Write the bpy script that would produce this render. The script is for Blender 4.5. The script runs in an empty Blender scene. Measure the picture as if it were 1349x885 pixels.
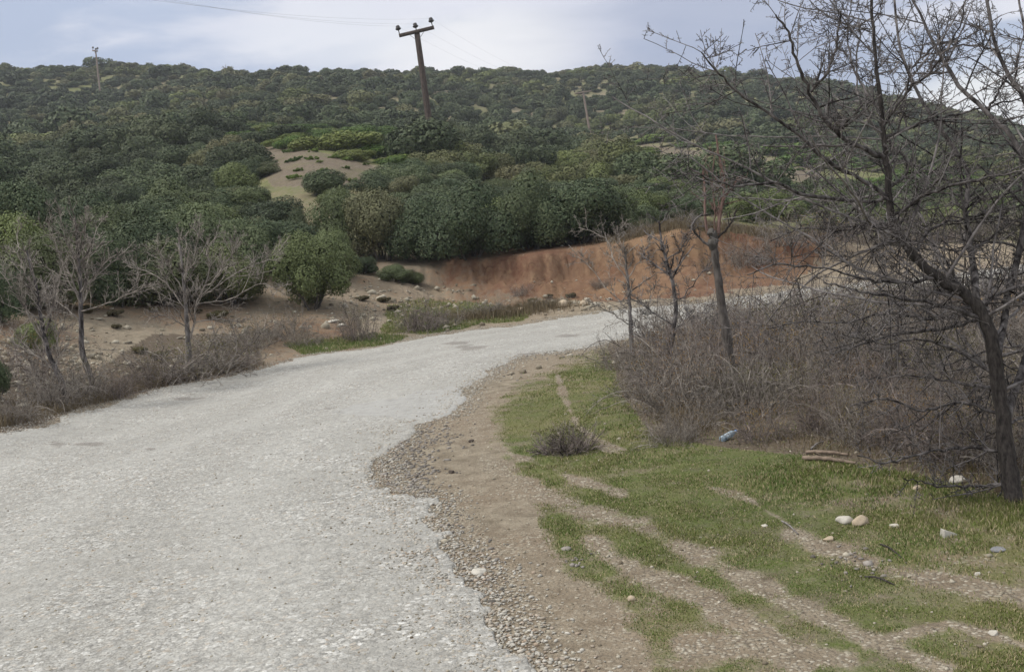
import bpy, math, random
import numpy as np
from mathutils import Vector, Matrix

# ------------------------------------------------------------------ camera, world, sun, exposure
SC = bpy.context.scene
COL = SC.collection
W0, H0 = 1349.0, 885.0
FPX = 1424.0
CAMZ = 1.75
PITCH = math.radians(4.5)
ROLL = math.radians(6.5)
f_ = np.array([0, math.cos(PITCH), -math.sin(PITCH)])
r0_ = np.array([1.0, 0, 0])
u0_ = np.array([0, math.sin(PITCH), math.cos(PITCH)])
u_ = u0_ * math.cos(ROLL) + r0_ * math.sin(ROLL)
r_ = r0_ * math.cos(ROLL) - u0_ * math.sin(ROLL)

cam_d = bpy.data.cameras.new('camera')
cam = bpy.data.objects.new('camera', cam_d)
COL.objects.link(cam)
M = Matrix(((r_[0], u_[0], -f_[0], 0), (r_[1], u_[1], -f_[1], 0), (r_[2], u_[2], -f_[2], CAMZ), (0, 0, 0, 1)))
cam.matrix_world = M
cam_d.sensor_width = 36
cam_d.lens = 36 * FPX / W0
cam_d.clip_start = 0.05
cam_d.clip_end = 12000
SC.camera = cam

SUN_EL, SUN_AZ = math.radians(50), math.radians(-100)     # azimuth from +Y towards +X
world = bpy.data.worlds.new('World')
SC.world = world
world.use_nodes = True
nt = world.node_tree
for n in list(nt.nodes):
    nt.nodes.remove(n)
def ray(px, py):
    return f_ * FPX + r_ * (px - W0 / 2) - u_ * (py - H0 / 2)
def N(tree, typ, **kw):
    n = tree.nodes.new(typ)
    for k, v in kw.items():
        setattr(n, k, v)
    return n
def L(tree, a, b):
    tree.links.new(a, b)
def mixc(tree, fac, a, b, blend='MIX'):
    n = tree.nodes.new('ShaderNodeMix')
    n.data_type = 'RGBA'
    n.blend_type = blend
    for sock, v in ((n.inputs[0], fac), (n.inputs[6], a), (n.inputs[7], b)):
        if hasattr(v, 'is_linked') or hasattr(v, 'links'):
            tree.links.new(v, sock)
        elif isinstance(v, (tuple, list)):
            sock.default_value = (*v, 1) if len(v) == 3 else v
        else:
            sock.default_value = v
    return n.outputs[2]
def maprange(tree, v, a, b, c=0.0, d=1.0, smooth=False):
    n = tree.nodes.new('ShaderNodeMapRange')
    n.interpolation_type = 'SMOOTHSTEP' if smooth else 'LINEAR'
    tree.links.new(v, n.inputs[0])
    n.inputs[1].default_value, n.inputs[2].default_value = a, b
    n.inputs[3].default_value, n.inputs[4].default_value = c, d
    return n.outputs[0]
def mathn(tree, op, a, b=None, clamp=False):
    n = tree.nodes.new('ShaderNodeMath')
    n.operation = op
    n.use_clamp = clamp
    for i, v in enumerate((a, b)):
        if v is None: continue
        if isinstance(v, (int, float)): n.inputs[i].default_value = v
        else: tree.links.new(v, n.inputs[i])
    return n.outputs[0]
def noise(tree, vec, scale, detail=4, rough=0.55, dist=0.0, out=0):
    n = tree.nodes.new('ShaderNodeTexNoise')
    n.inputs['Scale'].default_value = scale
    n.inputs['Detail'].default_value = detail
    n.inputs['Roughness'].default_value = rough
    n.inputs['Distortion'].default_value = dist
    if vec is not None: tree.links.new(vec, n.inputs['Vector'])
    return n.outputs[out]

sky = N(nt, 'ShaderNodeTexSky', sky_type='NISHITA')
sky.sun_disc = False
sky.sun_elevation = SUN_EL
sky.sun_rotation = SUN_AZ
tc = N(nt, 'ShaderNodeTexCoord')
mp = N(nt, 'ShaderNodeMapping')
mp.inputs['Scale'].default_value = (1.0, 1.0, 3.2)
mp.inputs['Location'].default_value = (0.35, 0.1, 0.62)
L(nt, tc.outputs['Generated'], mp.inputs['Vector'])
c1 = noise(nt, mp.outputs[0], 3.4, 7, 0.52, 0.3)
c2 = noise(nt, mp.outputs[0], 5.0, 5, 0.5, 0.2)
cm = mathn(nt, 'ADD', mathn(nt, 'MULTIPLY', c1, 0.78), mathn(nt, 'MULTIPLY', c2, 0.22))
bright = maprange(nt, cm, 0.455, 0.55, smooth=True)
cloud = mixc(nt, bright, (5.2, 6.0, 7.8), (9.0, 9.1, 10.0))
sxyz = N(nt, 'ShaderNodeSeparateXYZ'); L(nt, tc.outputs['Generated'], sxyz.inputs[0])
def gap(px, py, wid, lo, hi):
    dv = ray(px, py); dv = dv / np.linalg.norm(dv)
    vm = N(nt, 'ShaderNodeVectorMath', operation='SUBTRACT'); L(nt, tc.outputs['Generated'], vm.inputs[0]); vm.inputs[1].default_value = tuple(dv)
    vs = N(nt, 'ShaderNodeVectorMath', operation='MULTIPLY'); L(nt, vm.outputs[0], vs.inputs[0]); vs.inputs[1].default_value = (1, 1, wid)
    vl = N(nt, 'ShaderNodeVectorMath', operation='LENGTH'); L(nt, vs.outputs[0], vl.inputs[0])
    return maprange(nt, mathn(nt, 'ADD', vl.outputs['Value'], maprange(nt, c2, 0.35, 0.65, -0.035, 0.035)), lo, hi, 1.0, 0.0, True)
cloud = mixc(nt, mathn(nt, 'MULTIPLY', gap(650, 72, 2.6, 0.05, 0.13), 0.95), cloud, (10.0, 10.0, 10.3))
cloud = mixc(nt, mathn(nt, 'MULTIPLY', gap(400, 40, 2.5, 0.02, 0.09), 0.7), cloud, (9.3, 9.5, 10.2))
cloud = mixc(nt, mathn(nt, 'MULTIPLY', gap(200, 20, 2.0, 0.02, 0.12), 0.6), cloud, (5.2, 6.1, 8.0))
cloud = mixc(nt, mathn(nt, 'MULTIPLY', gap(960, 40, 1.3, 0.05, 0.22), 0.85), cloud, (4.1, 4.7, 6.4))
cloud = mixc(nt, gap(1349, 140, 3.0, 0.06, 0.16), cloud, (10.5, 10.6, 10.8))
zen = mixc(nt, maprange(nt, sxyz.outputs[2], 0.24, 0.75), (1, 1, 1), (1.75, 1.66, 1.38))  # added tint: unseen sky overhead made brighter and warmer to light the ground
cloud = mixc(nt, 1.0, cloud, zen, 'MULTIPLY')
veil = maprange(nt, noise(nt, mp.outputs[0], 1.4, 4), 0.35, 0.6, 0.80, 0.97)
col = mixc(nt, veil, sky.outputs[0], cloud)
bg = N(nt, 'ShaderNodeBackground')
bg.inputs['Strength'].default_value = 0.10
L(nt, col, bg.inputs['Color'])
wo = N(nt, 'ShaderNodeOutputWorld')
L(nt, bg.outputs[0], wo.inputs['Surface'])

sd = bpy.data.lights.new('sun', 'SUN')
sd.energy = 2.6
sd.angle = math.radians(13)
sd.color = (1.0, 0.955, 0.885)
sun = bpy.data.objects.new('sun', sd)
COL.objects.link(sun)
sdir = Vector((math.sin(SUN_AZ) * math.cos(SUN_EL), math.cos(SUN_AZ) * math.cos(SUN_EL), math.sin(SUN_EL)))
sun.rotation_euler = sdir.to_track_quat('Z', 'Y').to_euler()
SC.view_settings.view_transform = 'Standard'
SC.view_settings.look = 'None'
SC.view_settings.gamma = 1
SC.view_settings.exposure = -0.02
SC.cycles.max_bounces = 5
SC.cycles.volume_bounces = 0

# ------------------------------------------------------------------ helpers
rng = np.random.default_rng(11)

def at(px, py, d):
    """point on the pixel's ray at depth y = d"""
    v = ray(px, py)
    return np.array([0, 0, CAMZ]) + v * (d / v[1])
def proj(P):
    P = np.asarray(P, float) - np.array([0, 0, CAMZ])
    z = P @ f_
    zz = np.where(z > 0.2, z, 1e9)
    u = W0 / 2 + FPX * (P @ r_) / zz
    v = H0 / 2 - FPX * (P @ u_) / zz
    u = np.where(z > 0.2, u, -9999); v = np.where(z > 0.2, v, 9999)
    return u, v

def vnoise(x, y, seed=0):
    xi = np.floor(x).astype(np.int64); yi = np.floor(y).astype(np.int64)
    xf = x - xi; yf = y - yi
    def h(a, b):
        n = (a * 374761393 + b * 668265263 + seed * 1442695041) & 0xffffffff
        n = ((n ^ (n >> 13)) * 1274126177) & 0xffffffff
        return ((n ^ (n >> 16)) & 0xffff) / 65535.0
    sx = xf * xf * (3 - 2 * xf); sy = yf * yf * (3 - 2 * yf)
    a = h(xi, yi) * (1 - sx) + h(xi + 1, yi) * sx
    b = h(xi, yi + 1) * (1 - sx) + h(xi + 1, yi + 1) * sx
    return (a * (1 - sy) + b * sy) * 2 - 1
def fbm(x, y, scale, oct=4, seed=0, gain=0.5):
    x = np.asarray(x, float); y = np.asarray(y, float)
    t = 0; a = 1; s = 0
    for k in range(oct):
        t = t + a * vnoise(x * scale + 17.3 * k, y * scale + 9.1 * k, seed + k * 7)
        s += a; a *= gain; scale *= 2.03
    return t / s
def sstep(a, b, x):
    t = np.clip((x - a) / (b - a), 0, 1)
    return t * t * (3 - 2 * t)

# bank (road cutting): foot distance, height and width by azimuth
def az_px(px, d=30):
    return math.atan2(*at(px, 350, d)[:2])
BK_AZ = np.array([az_px(p) for p in (380, 500, 560, 600, 700, 800, 900, 1000, 1100, 1200, 1349)])
BK_R = np.array([30.5, 30.5, 30.2, 30.0, 29.0, 28.8, 29.2, 29.6, 30.3, 31.5, 33.5])
BK_H = np.array([0.0, 0.15, 0.6, 1.0, 1.15, 1.15, 1.25, 1.0, 0.8, 0.6, 0.4])
BK_W = np.array([4.0, 3.5, 3.2, 2.9, 2.7, 2.5, 2.5, 2.8, 2.8, 3.0, 3.0])
def bank(az, r):
    rf = np.interp(az, BK_AZ, BK_R) + 0.7 * fbm(az * 40, az * 0, 0.8, 5, 5, 0.6) + 0.10 * fbm(az * 40, r * 1.5, 6.0, 3, 6)
    h = np.interp(az, BK_AZ, BK_H, left=0, right=0.2)
    w = np.interp(az, BK_AZ, BK_W)
    t = np.clip((r - rf) / w, 0, 1)
    prof = 0.58 * t ** 1.2 + 0.42 * sstep(0.74, 0.86, t + 0.10 * fbm(az * 60, az * 0 + 3, 1.0, 4, 12))
    rough = 0.42 * fbm(az * 30, r, 1.3, 6, 13, 0.65) * sstep(0, 0.25, t) * (1 - sstep(0.85, 1.0, t)) * np.minimum(h, 1)
    return h * prof + rough

CTRL = []
# near field: flat at z = 0
for px in (-500, -100, 200, 500, 800, 1100, 1349, 1700):
    for d in (3.0, 6.0, 10.0):
        CTRL.append((px, None, d, 0.0))
for px, d in ((60, 15.5), (200, 19), (350, 21), (470, 23), (600, 25), (700, 27), (800, 27), (900, 27.5), (1000, 28), (1100, 27.5), (1200, 27), (1349, 26.5), (1600, 28),
              (500, 16), (700, 16), (900, 16), (1100, 16), (1300, 16), (900, 22), (1200, 22), (1600, 18), (450, 19), (650, 21)):
    CTRL.append((px, None, d, 0.0))
for px in (900, 1100, 1300):
    CTRL.append((px, None, 19, -0.15))
for px, py, d in [
    (-200, 470, 17), (-200, 400, 22), (-200, 380, 26),
    (60, 525, 17.5), (60, 470, 21), (60, 400, 25), (200, 440, 24), (200, 395, 27), (350, 430, 26), (350, 385, 29),
    (470, 410, 28), (470, 350, 33), (600, 405, 30), (600, 340, 33), (700, 398, 29), (700, 332, 32), (800, 391, 28.6), (800, 323, 31.5),
    (900, 301, 31.5), (1000, 310, 32), (1100, 318, 33.5), (1200, 322, 35), (1349, 318, 37), (1600, 300, 37),
    (-200, 330, 50), (-200, 270, 90), (-200, 170, 200), (-200, 110, 300),
    (100, 320, 48), (100, 250, 75), (100, 205, 110), (130, 128, 250), (60, 100, 320), (140, 92, 320), (220, 100, 320),
    (280, 300, 48), (280, 240, 75),
    (400, 345, 33), (400, 275, 46), (400, 238, 55), (400, 205, 68), (400, 185, 90), (350, 150, 180), (300, 110, 315),
    (450, 110, 320), (600, 300, 45), (575, 215, 85), (600, 160, 180), (600, 113, 330),
    (760, 294, 48), (760, 245, 75), (780, 188, 190), (680, 108, 335), (738, 117, 340), (770, 104, 345), (800, 100, 345), (190, 99, 320), (255, 108, 320),
    (900, 282, 50), (900, 240, 75), (900, 212, 105), (900, 165, 190), (950, 112, 345), (1000, 228, 95), (1100, 245, 90),
    (1000, 274, 60), (1100, 128, 345), (1100, 185, 190), (1200, 280, 60), (1200, 240, 110), (1200, 200, 190), (1200, 152, 345),
    (1349, 270, 60), (1349, 235, 110), (1349, 205, 200), (1349, 182, 345), (1600, 240, 110), (1600, 210, 340)]:
    CTRL.append((px, py, d, None))
cx, cy, cs = [], [], []
for px, py, d, z in CTRL:
    if py is None:
        v = ray(px, 500); x = v[0] / v[1] * d; y = d
    else:
        P = at(px, py, d); x, y, z = P
    a = math.atan2(x, y); r = math.hypot(x, y)
    z = z - float(bank(np.array([a]), np.array([r]))[0])
    cx.append(a); cy.append(r); cs.append(z / r)
AZL = 0.62
for a in (-AZL, -0.3, 0.0, 0.3, AZL):
    e = 0.19 - 0.15 * (a + AZL) / (2 * AZL)
    for r, k in ((430, 0.80), (600, 0.5), (1500, 0.2), (5000, 0.05)):
        cx.append(a); cy.append(r); cs.append(e * k)
def feat(a, r):
    return np.stack([np.asarray(a) * 5.0, np.log(np.asarray(r)) * 1.6], -1)
X = feat(np.array(cx), np.array(cy)); n_ = len(X)
def tps(D2):
    return 0.5 * D2 * np.log(D2 + 1e-12)
A = np.zeros((n_ + 3, n_ + 3))
D2 = ((X[:, None] - X[None]) ** 2).sum(-1)
A[:n_, :n_] = tps(D2) + np.eye(n_) * 0.004
A[:n_, n_] = 1; A[:n_, n_ + 1:] = X
A[n_, :n_] = 1; A[n_ + 1:, :n_] = X.T
sol = np.linalg.solve(A, np.concatenate([cs, [0, 0, 0]]))
def height(x, y, fine=True):
    x = np.asarray(x, float); y = np.asarray(y, float)
    sh = x.shape; x = x.ravel(); y = y.ravel()
    r = np.maximum(np.hypot(x, y), 1.0)
    az = np.arctan2(x, y)
    azc = np.clip(az, -AZL, AZL)
    out = np.empty(len(x))
    F = feat(azc, np.clip(r, 2.5, 5000))
    for i in range(0, len(x), 60000):
        G = F[i:i + 60000]
        d2 = ((G[:, None] - X[None]) ** 2).sum(-1)
        out[i:i + 60000] = tps(d2) @ sol[:n_] + sol[n_] + G @ sol[n_ + 1:]
    fade = 1 - sstep(1.0, 2.2, np.abs(az))
    near = sstep(11, 17, r)
    z = out * r * fade * near + bank(azc, r) * (1 - sstep(0.5, 0.7, np.abs(az)))
    if fine:
        z = z + 0.035 * fbm(x, y, 0.45, 3, 21) * sstep(2, 6, r)
        z = z + sstep(60, 170, r) * 1.0 * fbm(x, y, 0.045, 3, 33)
        off = sstep(20, 30, r)
        z = z + 0.05 * off * fbm(x, y, 1.7, 3, 3)
    return z.reshape(sh)
def hz(x, y):
    return float(height(np.array([x]), np.array([y]))[0])
_ds = np.exp(np.linspace(math.log(2.0), math.log(600), 1500))
def ground_at(px, py, dmin=2.0):
    """first ground point on the pixel's ray"""
    v = ray(px, py); v = v / v[1]
    x, y, z = v[0] * _ds, _ds, CAMZ + v[2] * _ds
    h = height(x, y)
    ok = np.where((z < h) & (_ds > dmin))[0]
    d = _ds[ok[0]] if len(ok) else 300.0
    return np.array([v[0] * d, d, hz(v[0] * d, d)])
def on_ground(px, d):
    """ground point in the pixel column px at depth d (column followed down the tilted picture)"""
    x = (px - W0 / 2) / FPX * d
    for _ in range(4):
        z = hz(x, d)
        u, v = proj(np.array([[x, d, z]]))
        x += (px - u[0]) / FPX * d
    return np.array([x, d, hz(x, d)])

def in_poly(px, py, poly):
    poly = np.asarray(poly, float)
    inside = np.zeros(np.shape(px), bool)
    j = len(poly) - 1
    for i in range(len(poly)):
        xi, yi = poly[i]; xj, yj = poly[j]
        c = ((yi > py) != (yj > py)) & (px < (xj - xi) * (py - yi) / ((yj - yi) or 1e-9) + xi)
        inside ^= c
        j = i
    return inside
def line_dist(px, py, pts):
    best = np.full(np.shape(px), 1e9)
    for (ax, ay), (bx, by) in zip(pts[:-1], pts[1:]):
        dx, dy = bx - ax, by - ay
        t = np.clip(((px - ax) * dx + (py - ay) * dy) / (dx * dx + dy * dy), 0, 1)
        best = np.minimum(best, np.hypot(px - ax - t * dx, py - ay - t * dy))
    return best

def mesh_np(name, V, Fs, mats, tint=None, smooth=False, midx=None, attrs=None):
    me = bpy.data.meshes.new(name)
    V = np.asarray(V, np.float32)
    if not isinstance(Fs, list): Fs = [Fs]
    Fs = [np.asarray(F, np.int32) for F in Fs if len(F)]
    me.vertices.add(len(V)); me.vertices.foreach_set('co', V.ravel())
    loops = np.concatenate([F.ravel() for F in Fs])
    tot = np.concatenate([np.full(len(F), F.shape[1], np.int32) for F in Fs])
    start = np.concatenate([[0], np.cumsum(tot)[:-1]]).astype(np.int32)
    me.loops.add(len(loops)); me.loops.foreach_set('vertex_index', loops)
    me.polygons.add(len(tot)); me.polygons.foreach_set('loop_start', start); me.polygons.foreach_set('loop_total', tot)
    if smooth: me.polygons.foreach_set('use_smooth', np.ones(len(tot), bool))
    for m in (mats if isinstance(mats, (list, tuple)) else [mats]): me.materials.append(m)
    if midx is not None: me.polygons.foreach_set('material_index', np.asarray(midx, np.int32))
    if tint is not None:
        a = me.attributes.new('tint', 'FLOAT', 'POINT'); a.data.foreach_set('value', np.asarray(tint, np.float32))
    for k, arr in (attrs or {}).items():
        a = me.attributes.new(k, 'FLOAT_COLOR', 'POINT'); a.data.foreach_set('color', np.asarray(arr, np.float32).ravel())
    me.update(); me.validate()
    return me
def obj(name, me, parent=None, loc=None, rot=None, scale=None):
    o = bpy.data.objects.new(name, me); COL.objects.link(o)
    if parent is not None: o.parent = parent
    if loc is not None: o.location = loc
    if rot is not None: o.rotation_euler = rot
    if scale is not None: o.scale = scale
    return o
def tag(o, label=None, cat=None, group=None, kind=None):
    if label: o['label'] = label
    if cat: o['category'] = cat
    if group: o['group'] = group
    if kind: o['kind'] = kind
    return o
def thing(name, label, cat, loc=(0, 0, 0), group=None, rz=0.0, scale=(1, 1, 1)):
    o = obj(name, None, loc=tuple(float(v) for v in loc), rot=(0, 0, rz), scale=scale)
    o.empty_display_size = 0.2
    return tag(o, label, cat, group)
def joinm(parts):
    """parts: list of (V, F quads) -> V, [quads] or by width"""
    Vs, Fs, off = [], {}, 0
    for V, F in parts:
        if len(V) == 0: continue
        Vs.append(V); Fs.setdefault(F.shape[1], []).append(F + off); off += len(V)
    return np.concatenate(Vs), [np.concatenate(f) for f in Fs.values()]

# ---- strands: many tapered twigs at once
def norm(v):
    return v / np.maximum(np.linalg.norm(v, axis=-1, keepdims=True), 1e-9)
def strands(S, D, Ln, R0, nseg, wander=0.2, trop=(0, 0, 0), taper=0.35, g=rng):
    n = len(S); D = norm(D.astype(float)); P = np.zeros((n, nseg + 1, 3)); P[:, 0] = S
    trop = np.asarray(trop, float)
    for k in range(nseg):
        D = norm(D + g.normal(0, wander, (n, 3)) + trop)
        P[:, k + 1] = P[:, k] + D * (Ln / nseg)[:, None]
    t = np.linspace(0, 1, nseg + 1)[None]
    R = R0[:, None] * (1 - (1 - taper) * t)
    return P, R
def tubes(P, R, sides=3):
    n, m, _ = P.shape
    T = np.gradient(P, axis=1); T = norm(T)
    ref = norm(np.cross(T[:, 0], np.array([0.31, 0.72, 0.62])) + 1e-6)[:, None]
    Nn = norm(ref - (ref * T).sum(-1, keepdims=True) * T)
    B = np.cross(T, Nn)
    an = np.arange(sides) * 2 * math.pi / sides
    V = P[:, :, None] + R[:, :, None, None] * (Nn[:, :, None] * np.cos(an)[None, None, :, None] + B[:, :, None] * np.sin(an)[None, None, :, None])
    V = V.reshape(-1, 3)
    i = np.arange(n)[:, None, None] * m * sides; k = np.arange(m - 1)[None, :, None] * sides; s = np.arange(sides)[None, None]
    s2 = (s + 1) % sides
    F = np.stack([i + k + s, i + k + s2, i + k + sides + s2, i + k + sides + s], -1).reshape(-1, 4)
    return V, F
KCAP = [9.0]
def kids(P, R, per, ang, lf, rf, g=rng, t0=0.15, t1=1.0, up=0.0, lenabs=None, rmin=0.0):
    n, m, _ = P.shape
    idx = np.repeat(np.arange(n), per)
    t = g.uniform(t0, t1, len(idx)) * (m - 1)
    k = np.minimum(t.astype(int), m - 2); fr = (t - k)[:, None]
    S = P[idx, k] * (1 - fr) + P[idx, k + 1] * fr
    T = norm(P[idx, k + 1] - P[idx, k])
    rad = R[idx, k]
    A_ = norm(np.cross(T, g.normal(0, 1, (len(idx), 3))))
    a = g.normal(ang, 0.22, len(idx))[:, None]
    D = np.cos(a) * T + np.sin(a) * A_ + np.array([0, 0, up])
    Lp = np.linalg.norm(np.diff(P, axis=1), axis=-1).sum(1)[idx]
    Ln = (Lp * lf if lenabs is None else lenabs) * g.uniform(0.45, 1.25, len(idx)) * (1.15 - 0.6 * t / (m - 1))
    return S, D, np.minimum(Ln, KCAP[0] * g.uniform(0.6, 1.1, len(Ln))), np.maximum(rad * rf, rmin)
def smoothline(pts, rad, nseg=14, jit=0.0, g=rng):
    """resample a hand-drawn 3D polyline (Catmull-Rom) to nseg segments"""
    pts = np.asarray(pts, float); rad = np.asarray(rad, float)
    Q = np.vstack([2 * pts[0] - pts[1], pts, 2 * pts[-1] - pts[-2]])
    out, ro = [], []
    s = np.linspace(0, len(pts) - 1, nseg + 1)
    for v in s:
        k = min(int(v), len(pts) - 2); t = v - k
        p0, p1, p2, p3 = Q[k:k + 4]
        out.append(0.5 * (2 * p1 + (p2 - p0) * t + (2 * p0 - 5 * p1 + 4 * p2 - p3) * t * t + (3 * p1 - p0 - 3 * p2 + p3) * t ** 3))
        ro.append(rad[k] * (1 - t) + rad[k + 1] * t)
    out = np.array(out)
    if jit: out[1:-1] += g.normal(0, jit, out[1:-1].shape)
    return out[None], np.array(ro)[None]

# ------------------------------------------------------------------ materials
def new_mat(name):
    m = bpy.data.materials.new(name); m.use_nodes = True
    t = m.node_tree
    b = t.nodes.get('Principled BSDF')
    b.inputs['Specular IOR Level'].default_value = 0.25
    return m, t, b
def leaf_mat(name, ca, cb, cc, spread=1.0):
    m, t, b = new_mat(name)
    at_ = N(t, 'ShaderNodeAttribute'); at_.attribute_name = 'tint'
    oi = N(t, 'ShaderNodeObjectInfo'); geo = N(t, 'ShaderNodeNewGeometry')
    fr = mathn(t, 'FRACT', mathn(t, 'ADD', at_.outputs['Fac'], oi.outputs['Random']))
    rp = N(t, 'ShaderNodeValToRGB'); L(t, fr, rp.inputs[0]); e_ = rp.color_ramp.elements
    e_[0].position = 0; e_[0].color = (*ca, 1); e_[1].position = 1.0; e_[1].color = (*cb, 1)
    for pos, q in ((0.30, tuple(0.72 * v for v in ca)), (0.55, tuple(0.5 * (p_ + q_) for p_, q_ in zip(ca, cb))), (0.86, (cb[0] * 1.05, cb[1] * 1.12, cb[2] * 0.75)), (0.93, (cb[0] * 1.12, cb[1] * 0.93, cb[2] * 1.1))):
        e1 = e_.new(pos); e1.color = (*q, 1)
    c = rp.outputs[0]
    isl = geo.outputs['Random Per Island']
    c = mixc(t, mathn(t, 'MULTIPLY', mathn(t, 'POWER', isl, 1.5), 0.38 * spread), c, cc)
    fr2 = mathn(t, 'FRACT', mathn(t, 'MULTIPLY', fr, 7.13))
    hsv = N(t, 'ShaderNodeHueSaturation')
    L(t, c, hsv.inputs['Color'])
    L(t, maprange(t, fr2, 0, 1, 0.72, 1.3), hsv.inputs['Value'])
    L(t, hsv.outputs[0], b.inputs['Base Color'])
    b.inputs['Roughness'].default_value = 0.62
    return m
def bark_mat(name, ca, cb, scale=30):
    m, t, b = new_mat(name)
    tcn = N(t, 'ShaderNodeTexCoord')
    mpn = N(t, 'ShaderNodeMapping'); mpn.inputs['Scale'].default_value = (1, 1, 0.35)
    L(t, tcn.outputs['Object'], mpn.inputs[0])
    n1 = noise(t, mpn.outputs[0], scale, 5, 0.65)
    geo = N(t, 'ShaderNodeNewGeometry')
    f = mathn(t, 'ADD', maprange(t, n1, 0.35, 0.65), maprange(t, geo.outputs['Random Per Island'], 0, 1, -0.5, 0.5), True)
    L(t, mixc(t, f, ca, cb), b.inputs['Base Color'])
    b.inputs['Roughness'].default_value = 0.85
    bp = N(t, 'ShaderNodeBump'); bp.inputs['Strength'].default_value = 0.6; bp.inputs['Distance'].default_value = 0.01
    L(t, n1, bp.inputs['Height']); L(t, bp.outputs[0], b.inputs['Normal'])
    return m
def plain(name, c, rough=0.7, nz=0.25, scale=20):
    m, t, b = new_mat(name)
    tcn = N(t, 'ShaderNodeTexCoord')
    n1 = noise(t, tcn.outputs['Object'], scale, 5, 0.6)
    L(t, mixc(t, maprange(t, n1, 0.3, 0.7), tuple(v * (1 - nz) for v in c), tuple(min(1, v * (1 + nz)) for v in c)), b.inputs['Base Color'])
    b.inputs['Roughness'].default_value = rough
    return m

M_leaf = leaf_mat('oak_foliage', (0.056, 0.088, 0.042), (0.112, 0.132, 0.058), (0.20, 0.22, 0.115))
M_leaf_far = leaf_mat('hill_foliage', (0.060, 0.086, 0.038), (0.115, 0.128, 0.054), (0.17, 0.185, 0.092))
M_leaf_low = leaf_mat('low_scrub_foliage', (0.075, 0.14, 0.028), (0.12, 0.16, 0.040), (0.20, 0.25, 0.06))
M_leaf_brown = leaf_mat('dry_foliage', (0.13, 0.085, 0.04), (0.19, 0.125, 0.06), (0.30, 0.17, 0.07))
M_leaf_orange = leaf_mat('autumn_foliage', (0.22, 0.12, 0.03), (0.30, 0.17, 0.04), (0.42, 0.28, 0.06))
M_leaf_olive = leaf_mat('bramble_foliage', (0.10, 0.105, 0.035), (0.15, 0.13, 0.05), (0.25, 0.20, 0.08))
M_bark_dark = bark_mat('dark_bark', (0.014, 0.012, 0.011), (0.070, 0.060, 0.055), 55)
M_twig_dark = bark_mat('thorny_twig_bark', (0.022, 0.018, 0.018), (0.23, 0.21, 0.205), 20)
M_bark_grey = bark_mat('pale_grey_bark', (0.09, 0.08, 0.075), (0.28, 0.26, 0.25), 20)
M_bark_red = bark_mat('reddish_shoot_bark', (0.10, 0.06, 0.05), (0.27, 0.18, 0.155), 20)
M_thicket = bark_mat('thicket_twigs', (0.055, 0.044, 0.040), (0.32, 0.27, 0.245), 9)
M_thicket_grey = bark_mat('grey_brush_twigs', (0.070, 0.058, 0.050), (0.38, 0.34, 0.30), 9)
M_stem = bark_mat('shrub_stem_bark', (0.05, 0.045, 0.04), (0.12, 0.11, 0.10), 20)
M_pole = bark_mat('pole_timber', (0.045, 0.032, 0.027), (0.10, 0.075, 0.065), 12)
M_pole_pale = bark_mat('weathered_pole_timber', (0.20, 0.15, 0.13), (0.30, 0.24, 0.20), 12)
M_ins = plain('insulator_glaze', (0.05, 0.045, 0.045), 0.25)
M_wire = plain('wire_metal', (0.30, 0.30, 0.32), 0.5)
M_metal = plain('strut_metal', (0.22, 0.22, 0.23), 0.5)

def stone_mat(name, c1_, c2_, c3_):
    m, t, b = new_mat(name)
    geo = N(t, 'ShaderNodeNewGeometry'); oi = N(t, 'ShaderNodeObjectInfo'); tcn = N(t, 'ShaderNodeTexCoord')
    isl = geo.outputs['Random Per Island']
    c = mixc(t, isl, c1_, c2_)
    c = mixc(t, maprange(t, mathn(t, 'FRACT', mathn(t, 'MULTIPLY', isl, 9.7)), 0.6, 1.0), c, c3_)
    n1 = noise(t, tcn.outputs['Object'], 14, 6, 0.6)
    c = mixc(t, 0.55, c, mixc(t, maprange(t, n1, 0.3, 0.7), (0.45, 0.42, 0.38), (1, 1, 1)), 'MULTIPLY')
    L(t, c, b.inputs['Base Color'])
    b.inputs['Roughness'].default_value = 0.85
    return m
M_pebble = stone_mat('gravel_stone', (0.27, 0.235, 0.175), (0.56, 0.52, 0.43), (0.17, 0.14, 0.10))
M_rock_w = stone_mat('white_limestone', (0.55, 0.53, 0.47), (0.60, 0.57, 0.51), (0.50, 0.48, 0.43))
M_rock_t = stone_mat('tan_limestone', (0.50, 0.41, 0.30), (0.52, 0.43, 0.32), (0.46, 0.38, 0.28))
M_chip = stone_mat('asphalt_rubble', (0.17, 0.155, 0.14), (0.38, 0.35, 0.32), (0.10, 0.09, 0.08))

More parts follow.
